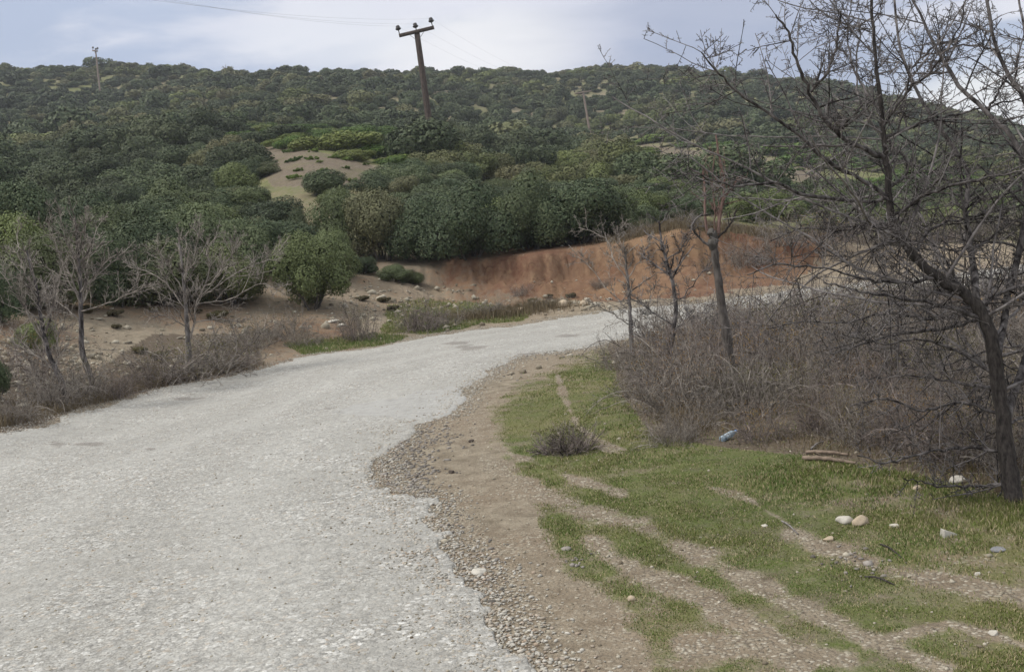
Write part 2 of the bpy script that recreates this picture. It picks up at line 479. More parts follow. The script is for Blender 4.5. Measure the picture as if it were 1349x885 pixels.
# ground material driven by painted region masks (what grows or lies where)
def ground_material():
    m, t, b = new_mat('ground_surface')
    geo = N(t, 'ShaderNodeNewGeometry'); P = geo.outputs['Position']
    a = N(t, 'ShaderNodeAttribute'); a.attribute_name = 'region'
    sp = N(t, 'ShaderNodeSeparateColor'); L(t, a.outputs['Color'], sp.inputs[0])
    grass, gravel, red = sp.outputs[0], sp.outputs[1], sp.outputs[2]
    litter = a.outputs['Alpha']
    big = noise(t, P, 0.6, 5, 0.6); mid = noise(t, P, 5, 6, 0.65); finen = noise(t, P, 38, 4, 0.7)
    soil = mixc(t, maprange(t, mid, 0.32, 0.68), (0.165, 0.135, 0.098), (0.345, 0.295, 0.225))
    soil = mixc(t, maprange(t, big, 0.4, 0.65, 0, 0.6), soil, (0.25, 0.19, 0.135))
    soil = mixc(t, maprange(t, finen, 0.55, 0.75, 0, 0.6), soil, (0.12, 0.095, 0.075))
    # gravel
    vo = N(t, 'ShaderNodeTexVoronoi'); vo.inputs['Scale'].default_value = 50
    vd = noise(t, P, 9, 2, out=1)
    L(t, mixc(t, 0.02, P, vd, 'LINEAR_LIGHT'), vo.inputs['Vector'])
    vsep = N(t, 'ShaderNodeSeparateColor'); L(t, vo.outputs['Color'], vsep.inputs[0])
    gcol = mixc(t, vsep.outputs[0], (0.22, 0.185, 0.135), (0.50, 0.455, 0.37))
    gcol = mixc(t, maprange(t, vo.outputs['Distance'], 0.35, 0.75), gcol, (0.16, 0.13, 0.10))
    isstone = maprange(t, mathn(t, 'ADD', vsep.outputs[1], maprange(t, mid, 0.3, 0.7, -0.35, 0.35)), 0.5, 0.62)
    gcol = mixc(t, isstone, soil, gcol)
    c = mixc(t, maprange(t, mathn(t, 'ADD', gravel, maprange(t, big, 0.3, 0.7, -0.3, 0.3)), 0.3, 0.75), soil, gcol)
    # red / orange cut earth
    nr = noise(t, P, 1.2, 6, 0.7)
    redc = mixc(t, maprange(t, nr, 0.36, 0.62), (0.145, 0.074, 0.050), (0.200, 0.128, 0.084))
    sz = N(t, 'ShaderNodeSeparateXYZ'); L(t, P, sz.inputs[0])
    redc = mixc(t, maprange(t, noise(t, P, 0.23, 3), 0.45, 0.6, 0, 0.8), redc, (0.25, 0.165, 0.10))
    redc = mixc(t, maprange(t, mid, 0.5, 0.8, 0, 0.7), redc, (0.32, 0.215, 0.13))
    redc = mixc(t, maprange(t, noise(t, P, 3.3, 7, 0.75, 1.2), 0.52, 0.66, 0, 0.75), redc, (0.085, 0.045, 0.03))
    redc = mixc(t, maprange(t, finen, 0.5, 0.8, 0, 0.7), redc, (0.15, 0.07, 0.04))
    c = mixc(t, maprange(t, mathn(t, 'ADD', red, maprange(t, mid, 0.3, 0.7, -0.25, 0.25)), 0.3, 0.7), c, redc)
    # twiggy litter and dead grass
    lit = mixc(t, maprange(t, finen, 0.35, 0.65), (0.085, 0.066, 0.050), (0.185, 0.150, 0.115))
    c = mixc(t, maprange(t, mathn(t, 'ADD', litter, maprange(t, mid, 0.3, 0.7, -0.25, 0.25)), 0.35, 0.7), c, lit)
    # low turf under the blades
    turf = mixc(t, maprange(t, mid, 0.3, 0.7), (0.070, 0.090, 0.028), (0.115, 0.145, 0.042))
    turf = mixc(t, maprange(t, big, 0.42, 0.6), turf, (0.15, 0.15, 0.060))
    turf = mixc(t, maprange(t, finen, 0.45, 0.75, 0, 0.8), turf, (0.22, 0.195, 0.125))
    gm = maprange(t, mathn(t, 'ADD', grass, maprange(t, mathn(t, 'ADD', mathn(t, 'MULTIPLY', mid, 0.55), mathn(t, 'MULTIPLY', finen, 0.45)), 0.34, 0.66, -0.5, 0.5)), 0.30, 0.95)
    c = mixc(t, gm, c, turf)
    L(t, c, b.inputs['Base Color'])
    b.inputs['Roughness'].default_value = 0.95
    b.inputs['Specular IOR Level'].default_value = 0.1
    bp = N(t, 'ShaderNodeBump'); bp.inputs['Strength'].default_value = 1.0; bp.inputs['Distance'].default_value = 0.03
    hgt = mathn(t, 'ADD', mathn(t, 'ADD', mid, mathn(t, 'MULTIPLY', finen, 0.6)), mathn(t, 'MULTIPLY', mathn(t, 'MULTIPLY', vo.outputs['Distance'], gravel), -0.5))
    L(t, hgt, bp.inputs['Height']); L(t, bp.outputs[0], b.inputs['Normal'])
    return m
def road_material():
    m, t, b = new_mat('worn_chip_seal')
    geo = N(t, 'ShaderNodeNewGeometry'); P = geo.outputs['Position']
    a = N(t, 'ShaderNodeAttribute'); a.attribute_name = 'region'
    sp = N(t, 'ShaderNodeSeparateColor'); L(t, a.outputs['Color'], sp.inputs[0])
    patch, edge, wheel = sp.outputs
    warp = mixc(t, 0.025, P, noise(t, P, 14, 3, out=1), 'LINEAR_LIGHT')
    vo = N(t, 'ShaderNodeTexVoronoi'); vo.inputs['Scale'].default_value = 30; L(t, warp, vo.inputs['Vector'])
    vo2 = N(t, 'ShaderNodeTexVoronoi'); vo2.inputs['Scale'].default_value = 85; L(t, warp, vo2.inputs['Vector'])
    s1 = N(t, 'ShaderNodeSeparateColor'); L(t, vo.outputs['Color'], s1.inputs[0])
    s2 = N(t, 'ShaderNodeSeparateColor'); L(t, vo2.outputs['Color'], s2.inputs[0])
    big = noise(t, P, 0.35, 5, 0.6); mid = noise(t, P, 2.6, 6, 0.65); fin = noise(t, P, 90, 3, 0.7)
    ch = mixc(t, s1.outputs[0], (0.21, 0.205, 0.19), (0.60, 0.59, 0.56))
    ch = mixc(t, maprange(t, s1.outputs[1], 0.75, 1.0, 0, 0.75), ch, (0.43, 0.34, 0.25))
    ch = mixc(t, maprange(t, s1.outputs[2], 0.85, 0.97), ch, (0.72, 0.71, 0.68))
    ch2 = mixc(t, s2.outputs[0], (0.22, 0.21, 0.19), (0.49, 0.475, 0.44))
    ch = mixc(t, maprange(t, mathn(t, 'ADD', vo.outputs['Distance'], maprange(t, mid, 0.3, 0.7, -0.12, 0.12)), 0.42, 0.55), ch, ch2)
    ch = mixc(t, mathn(t, 'MULTIPLY', maprange(t, vo2.outputs['Distance'], 0.45, 0.85), 0.45), ch, (0.09, 0.085, 0.075))
    ch = mixc(t, maprange(t, noise(t, P, 0.9, 6, 0.7, 0.6), 0.42, 0.62, 0, 0.7), ch, (0.33, 0.32, 0.295))
    ch = mixc(t, maprange(t, mid, 0.60, 0.72, 0, 0.35), ch, (0.20, 0.18, 0.145))
    ch = mixc(t, mathn(t, 'MULTIPLY', wheel, 0.28), ch, (0.50, 0.49, 0.46))
    pc = mixc(t, fin, (0.31, 0.305, 0.295), (0.38, 0.375, 0.36))
    c = mixc(t, maprange(t, mathn(t, 'ADD', patch, maprange(t, mid, 0.3, 0.7, -0.2, 0.2)), 0.4, 0.55), ch, mixc(t, 0.65, ch, pc))
    # crumbled dark binder near the broken edge
    e = mathn(t, 'ADD', edge, maprange(t, mid, 0.3, 0.7, -0.55, 0.4))
    dk = mixc(t, s2.outputs[0], (0.085, 0.078, 0.07), (0.33, 0.30, 0.27))
    c = mixc(t, maprange(t, e, 0.75, 1.0, 0, 0.75), c, dk)
    L(t, c, b.inputs['Base Color'])
    c = mixc(t, maprange(t, noise(t, P, 7, 5, 0.7), 0.48, 0.72, 0, 0.55), c, (0.19, 0.183, 0.168))
    L(t, c, b.inputs['Base Color'])
    b.inputs['Roughness'].default_value = 0.85
    b.inputs['Specular IOR Level'].default_value = 0.2
    bp = N(t, 'ShaderNodeBump'); bp.inputs['Strength'].default_value = 0.75; bp.inputs['Distance'].default_value = 0.012
    hgt = mathn(t, 'SUBTRACT', mathn(t, 'MULTIPLY', mid, 0.8), mathn(t, 'ADD', vo.outputs['Distance'], mathn(t, 'MULTIPLY', vo2.outputs['Distance'], 0.5)))
    L(t, mathn(t, 'MULTIPLY', hgt, mathn(t, 'SUBTRACT', 1.0, mathn(t, 'MULTIPLY', patch, 0.7))), bp.inputs['Height']); L(t, bp.outputs[0], b.inputs['Normal'])
    return m
M_ground = ground_material()
M_road = road_material()

# ------------------------------------------------------------------ regions (in world xy, outlines measured once on the flat)
def flat(px, py):
    v = ray(px, py); k = -CAMZ / v[2]
    return (v[0] * k, v[1] * k)
R_EDGE = [(2.0, -25), (1.3, -2), (0.55, 2.5)] + [flat(*p) for p in [(705, 900), (668, 850), (640, 800), (606, 745), (582, 712), (556, 688), (566, 660), (506, 636), (510, 600), (540, 562), (600, 547), (616, 515), (650, 490), (690, 470), (745, 461), (790, 450), (840, 437), (920, 423), (1010, 411), (1100, 402), (1250, 389), (1349, 381)]] + [(22, 21.5), (45, 19)]
L_EDGE = [(-9, -25), (-9.5, 4), (-8.6, 10)] + [flat(*p) for p in [(0, 582), (60, 560), (120, 538), (200, 515), (335, 488), (420, 468), (500, 457), (560, 443), (640, 431), (720, 420), (800, 409), (900, 398), (1020, 383), (1100, 376), (1200, 366), (1300, 354), (1349, 348)]] + [(22, 30), (45, 30)]
ROAD_POLY = R_EDGE + L_EDGE[::-1]
def road_mask(x, y):
    """>0 inside; approx. signed distance in metres"""
    ins = in_poly(x, y, ROAD_POLY)
    d = np.minimum(line_dist(x, y, R_EDGE), line_dist(x, y, L_EDGE))
    return np.where(ins, d, -d)
RUTS = [([(733, 490), (742, 520), (760, 560), (800, 590), (850, 605)], 7),
        ([(650, 590), (700, 607), (760, 632), (820, 650)], 10),
        ([(640, 610), (760, 672), (850, 694), (950, 745), (1040, 790), (1130, 835), (1250, 885)], 24),
        ([(1040, 700), (1090, 722), (1150, 745), (1230, 762), (1400, 800)], 24),
        ([(780, 710), (840, 755), (900, 775), (980, 820), (1060, 880)], 26),
        ([(900, 850), (1000, 850), (1120, 870)], 25),
        ([(1140, 850), (1250, 820), (1349, 850)], 14),
        ([(930, 640), (980, 655), (1040, 690)], 9)]
GRASS_EDGE = [(800, 452), (735, 478), (690, 500), (640, 535), (655, 600), (695, 640), (705, 700), (745, 760), (805, 800), (835, 850), (860, 960), (2000, 960), (2000, 455), (1300, 400)]
LEFT_GRASS = [[(510, 402), (560, 395), (620, 398), (700, 410), (690, 424), (620, 430), (560, 440), (505, 440)], [(370, 452), (500, 440), (540, 444), (500, 455), (400, 468)]]
CUT = [(640, 360), (655, 330), (700, 322), (800, 310), (880, 280), (1040, 285), (1100, 330), (1050, 372), (900, 392), (760, 396), (690, 392), (650, 378)]
def regions(x, y, z):
    u, v = proj(np.stack([x, y, z], -1))
    r = np.hypot(x, y)
    grass = np.zeros_like(r); gravel = np.full_like(r, 0.25); red = np.zeros_like(r); lit = np.zeros_like(r)
    wob = 16 * fbm(x, y, 1.2, 5, 50, 0.65)
    near = r < 27
    g = in_poly(u + wob, v + wob * 0.4, GRASS_EDGE) & near
    gd = line_dist(u, v, GRASS_EDGE[:-3])
    grass = np.where(g, 0.25 + 0.75 * sstep(0, 28, gd + wob * 0.5), 0.0)
    patchy = fbm(x, y, 1.4, 5, 60)
    rut = np.zeros_like(r)
    for pts, w in [(p_, q_ * 0.62) for p_, q_ in RUTS]:
        d = line_dist(u, v, pts)
        rut = np.maximum(rut, 1 - sstep(0.1 * w, 1.35 * w, d + wob * 0.6))
    low = sstep(660, 860, v) * 0.10
    patchf = fbm(x, y, 6.0, 4, 61)
    grass = np.where(g, np.clip(grass * 1.05 - 0.85 * rut + 0.6 * patchy + 0.6 * patchf - low, 0, 1), grass)
    # beyond the frame to the right and behind: plain turf
    out_ = (x > 0.8 + 0.02 * y) & ((u < -100) | (u > 1400) | (v > 900)) & (r < 40)
    grass = np.where(out_, np.clip(0.65 + 0.5 * patchy, 0, 1), grass)
    gravel = np.where(near & (x > -12), 0.52 + 0.35 * rut, gravel)
    rm = road_mask(x, y)
    gravel = np.maximum(gravel, 0.95 * (1 - sstep(0.0, 0.7, -rm)))
    lg = np.zeros_like(r, bool)
    for pl in LEFT_GRASS:
        lg |= in_poly(u + wob * 0.6, v + wob * 0.2, pl)
    grass = np.where(lg & (r < 40) & (r > 15), 0.85 + 0.4 * patchy, grass)
    red = np.where(in_poly(u + wob, v + wob * 0.3, CUT) & (r > 26) & (r < 40), 1.0, 0.0)
    red = np.where((u > 470) & (u < 700) & (v > 325) & (v < 412) & (r > 26) & (r < 40), np.maximum(red, 0.42 + 0.25 * sstep(520, 700, u) + 0.5 * fbm(x, y, 0.7, 4, 72)), red)
    tan_ = (u < 470) & (v > 300) & (v < 520) & (r > 18) & (r < 45)
    red = np.where(tan_ & (red < 0.5), 0.36 + 0.3 * fbm(x, y, 0.5, 3, 70), red)
    # litter: under the thicket, under the left shrubs
    th = in_poly(u, v, [(795, 440), (820, 520), (860, 575), (960, 590), (1060, 600), (1180, 620), (1349, 660), (2000, 700), (2000, 380), (1100, 400), (900, 420)]) & (r < 27)
    lit = np.where(th, 0.95, lit); grass = np.where(th, grass * 0.25, grass)
    ll = in_poly(u, v, [(-300, 720), (0, 580), (120, 532), (350, 480), (330, 440), (200, 440), (120, 490), (0, 500), (-300, 560)]) & (r < 27)
    lit = np.where(ll, 0.8, lit)
    # hillside: patchy dry turf between the shrubs
    hill = r > 36
    grass = np.where(hill, np.clip(0.75 + 0.6 * fbm(x, y, 0.12, 4, 80), 0, 1), grass)
    grass = np.where(hill & (in_poly(u, v, [(320, 175), (520, 175), (520, 222), (420, 205), (330, 200)])), 0.95, grass)
    bare = in_poly(u, v, CLEAR_A) | in_poly(u, v, CLEAR_B) | in_poly(u, v, CLEAR_C)
    grass = np.where(bare & hill, 0.30 + 0.5 * fbm(x, y, 0.8, 4, 84), grass)
    gravel = np.where(hill, 0.12, gravel); lit = np.where(hill, 0.42, lit); lit = np.where(hill & bare, 0.62, lit)
    return np.stack([np.clip(grass, 0, 1), np.clip(gravel, 0, 1), np.clip(red, 0, 1), np.clip(lit, 0, 1)], -1)
CLEAR_A = [(335, 192), (400, 196), (455, 208), (500, 222), (500, 240), (430, 246), (360, 246), (340, 225)]
CLEAR_B = [(845, 190), (930, 200), (1000, 212), (1080, 222), (1080, 250), (1000, 240), (900, 230), (850, 215)]
CLEAR_C = [(775, 188), (835, 190), (840, 202), (775, 202)]

# ------------------------------------------------------------------ ground: one sheet, polar grid out to the horizon
azs = np.concatenate([np.arange(-180, -50, 3.0), np.arange(-50, -31, 0.5), np.arange(-31, 31, 0.105), np.arange(31, 50, 0.5), np.arange(50, 180, 3.0)]) * math.pi / 180
rs = np.concatenate([[0.6, 1.2, 2.0], np.exp(np.arange(math.log(2.6), math.log(40), 0.0062)), np.exp(np.arange(math.log(40), math.log(420), 0.011)), np.exp(np.linspace(math.log(425), math.log(3000), 20))])
na, nr_ = len(azs), len(rs)
AZ, RR = np.meshgrid(azs, rs, indexing='ij')
GX = RR * np.sin(AZ); GY = RR * np.cos(AZ)
GZ = height(GX, GY)
RM = road_mask(GX, GY)
rough_e = RM + 0.24 * fbm(GX, GY, 1.3, 4, 90) + 0.11 * fbm(GX, GY, 7, 4, 91)
REG = regions(GX.ravel(), GY.ravel(), GZ.ravel())
# shallow ditch lip beside the road on the ground sheet
idx = np.arange(na * nr_).reshape(na, nr_)
nxt = np.roll(idx, -1, axis=0)
F = np.stack([idx[:, :-1], nxt[:, :-1], nxt[:, 1:], idx[:, 1:]], -1).reshape(-1, 4)
V = np.stack([GX, GY, GZ], -1).reshape(-1, 3)
center = len(V)
V = np.vstack([V, [[0, 0, GZ[:, 0].mean()]]])
tri = np.stack([np.full(na, center), nxt[:, 0], idx[:, 0]], -1)
Fsel = F
gm_ = mesh_np('ground', V, [Fsel[:, ::-1], tri[:, ::-1]], M_ground, smooth=True, attrs={'region': np.vstack([REG, [[0, .3, 0, 0]]])})
ground = tag(obj('ground', gm_), kind='structure')

# road: the same grid raised 2.5 cm, edge broken along the noise, border sunk into the ground
inside = (rough_e > 0)
cell = inside & np.roll(inside, -1, 0)
cell = cell[:, :-1] & cell[:, 1:]
cellm = cell & (RR[:, :-1] < 90)
touch = np.zeros((na, nr_), int); full = np.zeros((na, nr_), int)
c_i = cellm.astype(int)
full[:, :-1] += c_i; full[:, 1:] += c_i
c_r = np.roll(c_i, 1, 0)
full[:, :-1] += c_r; full[:, 1:] += c_r
RZ = GZ + np.where(full == 4, 0.016, -0.006)
RZ[:, 0] = GZ[:, 0] + 0.016
# bumps, potholes
wet = np.where(full == 4, 1.0, 0.0)
RZ += wet * 0.006 * fbm(GX, GY, 6, 3, 95)
Fr = F.reshape(na, nr_ - 1, 4)[cellm]
used, inv = np.unique(Fr.ravel(), return_inverse=True)
Vr = np.stack([GX, GY, RZ], -1).reshape(-1, 3)[used]
u_r, v_r = proj(Vr)
PATCH = [(440, 543), (480, 532), (540, 518), (625, 506), (612, 545), (570, 553), (480, 547)]
wobr = 8 * fbm(Vr[:, 0], Vr[:, 1], 2.0, 3, 97)
patchm = (in_poly(u_r + wobr, v_r + wobr * 0.3, PATCH)).astype(float) * (np.hypot(Vr[:, 0], Vr[:, 1]) < 25)
dR = line_dist(Vr[:, 0], Vr[:, 1], R_EDGE); dL = line_dist(Vr[:, 0], Vr[:, 1], L_EDGE)
edge = np.maximum(0.55 * (1 - sstep(0.0, 0.35, dR)), 0.45 * (1 - sstep(0, 0.5, dL)))
potz = [((620, 458), 30, 5), ((705, 467), 34, 6), ((600, 452), 30, 4), ((195, 590), 16, 3), ((75, 585), 20, 5), ((745, 442), 26, 4), ((120, 585), 30, 4), ((250, 525), 40, 4), ((430, 538), 20, 2.5), ((545, 625), 30, 14), ((545, 590), 24, 16), ((640, 740), 26, 12)]
pot = np.zeros(len(Vr))
for (pu, pv), sx_, sy_ in potz:
    pot = np.maximum(pot, 1.3 * np.exp(-((u_r - pu) / sx_) ** 2 - ((v_r - pv) / sy_) ** 2))
edge = np.maximum(edge, pot)
wheel = np.clip(sum(np.exp(-((dR - c_) / 0.38) ** 2) for c_ in (1.2, 2.8, 4.6, 6.1)) * 0.8 + 0.5 * fbm(Vr[:, 0], Vr[:, 1], 0.7, 4, 99), 0, 1)
rmesh = mesh_np('road', Vr, inv.reshape(-1, 4)[:, ::-1], M_road, smooth=True, attrs={'region': np.stack([patchm, edge, wheel, np.ones(len(Vr))], -1)})
tag(obj('road', rmesh), kind='structure')

# ------------------------------------------------------------------ stones
def rock_unit(g, sub=2, amp=0.25, flatz=0.6):
    import bmesh
    bm = bmesh.new(); bmesh.ops.create_icosphere(bm, subdivisions=sub, radius=1)
    V = np.array([v.co[:] for v in bm.verts]); Fq = np.array([[v.index for v in f.verts] for f in bm.faces]); bm.free()
    for _ in range(7):      # planar facets
        n = norm(g.normal(0, 1, 3)); d = g.uniform(0.55, 0.85)
        s = V @ n; V = np.where((s > d)[:, None], V - (s - d)[:, None] * n * 0.9, V)
    V *= (1 + amp * (fbm(V[:, 0] * 2 + V[:, 2], V[:, 1] * 2 - V[:, 2], 1.0, 3, int(g.integers(999)))))[:, None]
    V[:, 2] *= flatz
    return V, Fq
_octV = np.array([[1, 0, 0], [-1, 0, 0], [0, 1, 0], [0, -1, 0], [0, 0, 1], [0, 0, -1], ], float)
_octF = np.array([[0, 2, 4], [2, 1, 4], [1, 3, 4], [3, 0, 4], [2, 0, 5], [1, 2, 5], [3, 1, 5], [0, 3, 5]])
def pebble_field(P, size, g, flatn=0.55, V0=None, F0=None):
    V0 = V0 if V0 is not None else None
    n = len(P)
    base = [rock_unit(g, 1, 0.3, 1.0) for _ in range(5)]
    F0 = base[0][1]
    k = g.integers(0, 5, n)
    B = np.stack([b_[0] for b_ in base])[k]
    sc = np.stack([g.uniform(0.7, 1.3, n), g.uniform(0.5, 1.0, n), g.uniform(0.3, 0.8, n) * flatn / 0.55], -1) * size[:, None]
    B = B * sc[:, None]
    a = g.uniform(0, 2 * math.pi, n); c, s = np.cos(a), np.sin(a)
    x = B[..., 0] * c[:, None] - B[..., 1] * s[:, None]; y = B[..., 0] * s[:, None] + B[..., 1] * c[:, None]
    B = np.stack([x, y, B[..., 2]], -1) + P[:, None]
    V = B.reshape(-1, 3)
    F = (F0[None] + (np.arange(n) * B.shape[1])[:, None, None]).reshape(-1, 3)
    return V, F
def polar_samples(n, g, a0=-28, a1=28, r0=3.6, r1=30):
    az = g.uniform(a0, a1, n) * math.pi / 180; r = np.exp(g.uniform(math.log(r0), math.log(r1), n))
    return r * np.sin(az), r * np.cos(az)
g = np.random.default_rng(5)
x, y = polar_samples(60000, g)
z = height(x, y); rg = regions(x, y, z); rm = road_mask(x, y)
r = np.hypot(x, y)
onr = rm > 0.03
edgeband = np.exp(-(rm / 0.45) ** 2)
p = np.where(onr, 0.10 + 0.5 * edgeband, 0.05 + 0.22 * edgeband + 0.22 * rg[:, 1] - 0.5 * rg[:, 0] + 0.2 * (rg[:, 2] > 0.3)) * np.where(rg[:, 3] > 0.5, 0.3, 1)
p = np.maximum(p, 0.05)
p = np.where((rg[:, 2] > 0.8), 0.05, p)
keep = g.uniform(0, 1, len(x)) < p
x, y, z, r, onr = x[keep], y[keep], z[keep], r[keep], onr[keep]
size = np.exp(g.normal(math.log(0.008), 0.5, len(x))) * (0.55 + r * 0.05)
size = np.where(onr, np.minimum(size, 0.011), np.minimum(size * 0.85, 0.035))
P = np.stack([x, y, z + np.where(onr, 0.015, 0) + size * 0.15], -1)
V, F = pebble_field(P, size, g)
tag(obj('loose_gravel', mesh_np('loose_gravel', V, F, M_pebble)), 'loose pale gravel scattered over the road, its edges and the wheel ruts', 'gravel', kind='stuff')
# dark crumbled asphalt along the broken right edge
pts = []
for (pu, pv), su, sv, n in [((540, 610), 24, 34, 700), ((560, 575), 30, 14, 250), ((600, 700), 18, 26, 70), ((640, 770), 18, 26, 60), ((705, 466), 36, 5, 160), ((655, 490), 18, 8, 60), ((760, 735), 8, 8, 20), ((1130, 740), 30, 14, 40)]:
    for _ in range(n):
        pts.append(flat(pu + g.normal(0, su), pv + g.normal(0, sv)))
pts = np.array(pts); zz = height(pts[:, 0], pts[:, 1]); rm = road_mask(pts[:, 0], pts[:, 1])
kp = rm < 0.25
pts, zz = pts[kp], zz[kp]
size = np.minimum(np.exp(g.normal(math.log(0.014), 0.4, len(pts))), 0.04)
V, F = pebble_field(np.column_stack([pts, zz + 0.004]), size, g)
tag(obj('asphalt_rubble', mesh_np('asphalt_rubble', V, F, M_chip)), 'dark crumbled asphalt rubble along the broken right edge of the road', 'rubble', kind='stuff')
# loose pale chippings shed along both edges
q_ = []
for line, n_e, sd_ in ((R_EDGE[2:-2], 12000, 0.14), (L_EDGE[2:-2], 7000, 0.15)):
    ln = np.array(line); seg = np.linalg.norm(np.diff(ln, axis=0), axis=1); wt = seg / np.linalg.norm((ln[1:] + ln[:-1]) / 2, axis=1) ** 1.1
    k = g.choice(len(seg), n_e, p=wt / wt.sum()); t_ = g.uniform(0, 1, n_e)[:, None]
    q_.append(ln[k] * (1 - t_) + ln[k + 1] * t_ + g.normal(0, sd_, (n_e, 2)) * [1, 1])
q_ = np.vstack(q_); rmq = road_mask(q_[:, 0], q_[:, 1]); zq_ = height(q_[:, 0], q_[:, 1])
size = np.minimum(np.exp(g.normal(math.log(0.009), 0.35, len(q_))) * (1 + 0.02 * q_[:, 1]), 0.017)
V, F = pebble_field(np.column_stack([q_, zq_ + np.where(rmq > 0.1, 0.016, 0.004)]), size, g)
tag(obj('loose_chippings', mesh_np('loose_chippings', V, F, stone_mat('chippings_stone', (0.30, 0.285, 0.25), (0.60, 0.575, 0.52), (0.42, 0.33, 0.25)))), 'loose pale chippings shed along both edges of the road', 'gravel', kind='stuff')
# bigger stones lying on the left slope
x, y = polar_samples(22000, g, -27, 14, 15, 33)
z = height(x, y); u, v = proj(np.stack([x, y, z], -1)); rg = regions(x, y, z); rm = road_mask(x, y)
dens = np.exp(-((u - 520) / 90) ** 2 - ((v - 395) / 28) ** 2) + 1.6 * np.exp(-((u - 40) / 100) ** 2 - ((v - 480) / 40) ** 2) + 0.5 * np.exp(-((u - 310) / 60) ** 2 - ((v - 440) / 18) ** 2) + 0.8 * np.exp(-((u - 730) / 90) ** 2 - ((v - 400) / 9) ** 2) + 0.04
keep = (g.uniform(0, 1, len(x)) < dens * 0.6) & (rm < -0.15)
x, y, z = x[keep], y[keep], z[keep]
size = np.minimum(np.exp(g.normal(math.log(0.045), 0.5, len(x))), 0.16)
V, F = pebble_field(np.stack([x, y, z + size * 0.15], -1), size, g)
tag(obj('slope_stones', mesh_np('slope_stones', V, F, M_pebble)), 'pale stones strewn over the brown slope on the far side of the road', 'stones', kind='stuff')

def single_stone(px, py, wpx, mat, label, flatz=0.6, seed=0, tilt=0.0, dmin=2.0, cat='stone'):
    gg = np.random.default_rng(seed)
    P = ground_at(px, py, dmin); s = wpx / FPX * P[1] / 2
    V, F = rock_unit(gg, 3, 0.14, flatz)
    V *= s * 1.08; V[:, 1] *= 0.8
    o = obj('stone', mesh_np('stone', V, F, mat, smooth=True), loc=(P[0], P[1], P[2] + s * flatz * 0.45), rot=(tilt, tilt * 0.5, gg.uniform(0, 3)))
    tag(o, label, cat)
    return o
single_stone(1113, 689, 22, M_rock_w, 'rounded white stone in the grass, left one of the close pair', 0.6, 1)
single_stone(1135, 691, 24, M_rock_t, 'rounded tan stone touching the white stone in the grass', 0.72, 2)
single_stone(1178, 694, 14, M_rock_w, 'small flat white stone in the grass between the stone pair and the wedge stone', 0.45, 3)
single_stone(1208, 645, 15, M_rock_t, 'small pale stone at the foot of the thicket near the dark tree', 0.6, 8)
single_stone(1262, 636, 24, M_rock_w, 'pale stone half hidden by low twigs left of the dark tree trunk', 0.5, 9)
single_stone(1092, 712, 17, M_rock_t, 'low tan stone at the upper end of the gravel rut', 0.4, 12)
single_stone(1007, 694, 11, M_rock_w, 'small white stone alone in the olive grass above the ruts', 0.4, 13)
single_stone(1315, 725, 20, plain('grey_stone', (0.22, 0.22, 0.23)), 'low dull grey stone sunk in the grass near the right edge', 0.35, 14)
single_stone(1288, 758, 9, M_rock_w, 'small white stone on the gravel rut at the right', 0.6, 15)
single_stone(1309, 836, 14, M_rock_w, 'small white stone on the bare patch at the lower right', 0.6, 16)
single_stone(832, 792, 13, M_rock_t, 'grey stone at the edge of grass and dirt in the foreground', 0.7, 17)
single_stone(631, 754, 26, M_rock_w, 'flat pale stone on the broken edge of the road', 0.3, 18)
single_stone(595, 623, 10, plain('clod_earth', (0.07, 0.055, 0.045)), 'dark clod of earth on the bare dirt shoulder', 0.6, 19, cat='clod')
single_stone(621, 582, 8, bpy.data.materials['clod_earth'], 'smaller dark clod of earth further up the dirt shoulder', 0.6, 20, cat='clod')
single_stone(440, 425, 16, M_rock_w, 'long white slab stone on the slope, left one of two', 0.3, 21, dmin=15)
single_stone(451, 429, 14, M_rock_w, 'white slab stone on the slope, right one of two, beside the small bare bush', 0.3, 22, dmin=15)
single_stone(523, 362, 10, M_rock_t, 'flat pale stone high on the slope under the evergreens', 0.35, 23, dmin=15)
single_stone(686, 411, 14, M_rock_t, 'tan boulder on the road edge below the red bank, left of the others', 0.6, 24, dmin=15)
single_stone(742, 404, 20, M_rock_t, 'largest tan boulder at the foot of the red bank', 0.6, 25, dmin=15)
single_stone(770, 402, 13, M_rock_t, 'tan boulder at the foot of the red bank, rightmost of three', 0.6, 26, dmin=15)
# wedge stone
Pw = ground_at(1252, 706); s = 27 / FPX * Pw[1]
Vw = np.array([[-.5, -.3, 0], [.55, -.12, 0], [.5, .25, 0], [-.42, .3, 0], [-.5, -.22, .5], [-.05, -.2, .34], [-.02, .2, .3], [-.4, .22, .48], [.5, -.08, .08], [.47, .2, .07]]) * s
Fw4 = np.array([[0, 1, 2, 3][::-1], [0, 1, 8, 5], [2, 3, 7, 6], [3, 0, 4, 7], [4, 5, 6, 7], [5, 8, 9, 6], [1, 2, 9, 8]]); Fw3 = np.array([[0, 5, 4], [2, 6, 9]])
wo_ = obj('stone', mesh_np('wedge_stone', Vw, [Fw4, Fw3], M_rock_w), loc=Pw - [0, 0, 0.01], rot=(0, 0.05, 0.2))
bv = wo_.modifiers.new('b', 'BEVEL'); bv.width = 0.008; bv.segments = 2
tag(wo_, 'white wedge shaped stone block lying alone in the shaded grass', 'stone')

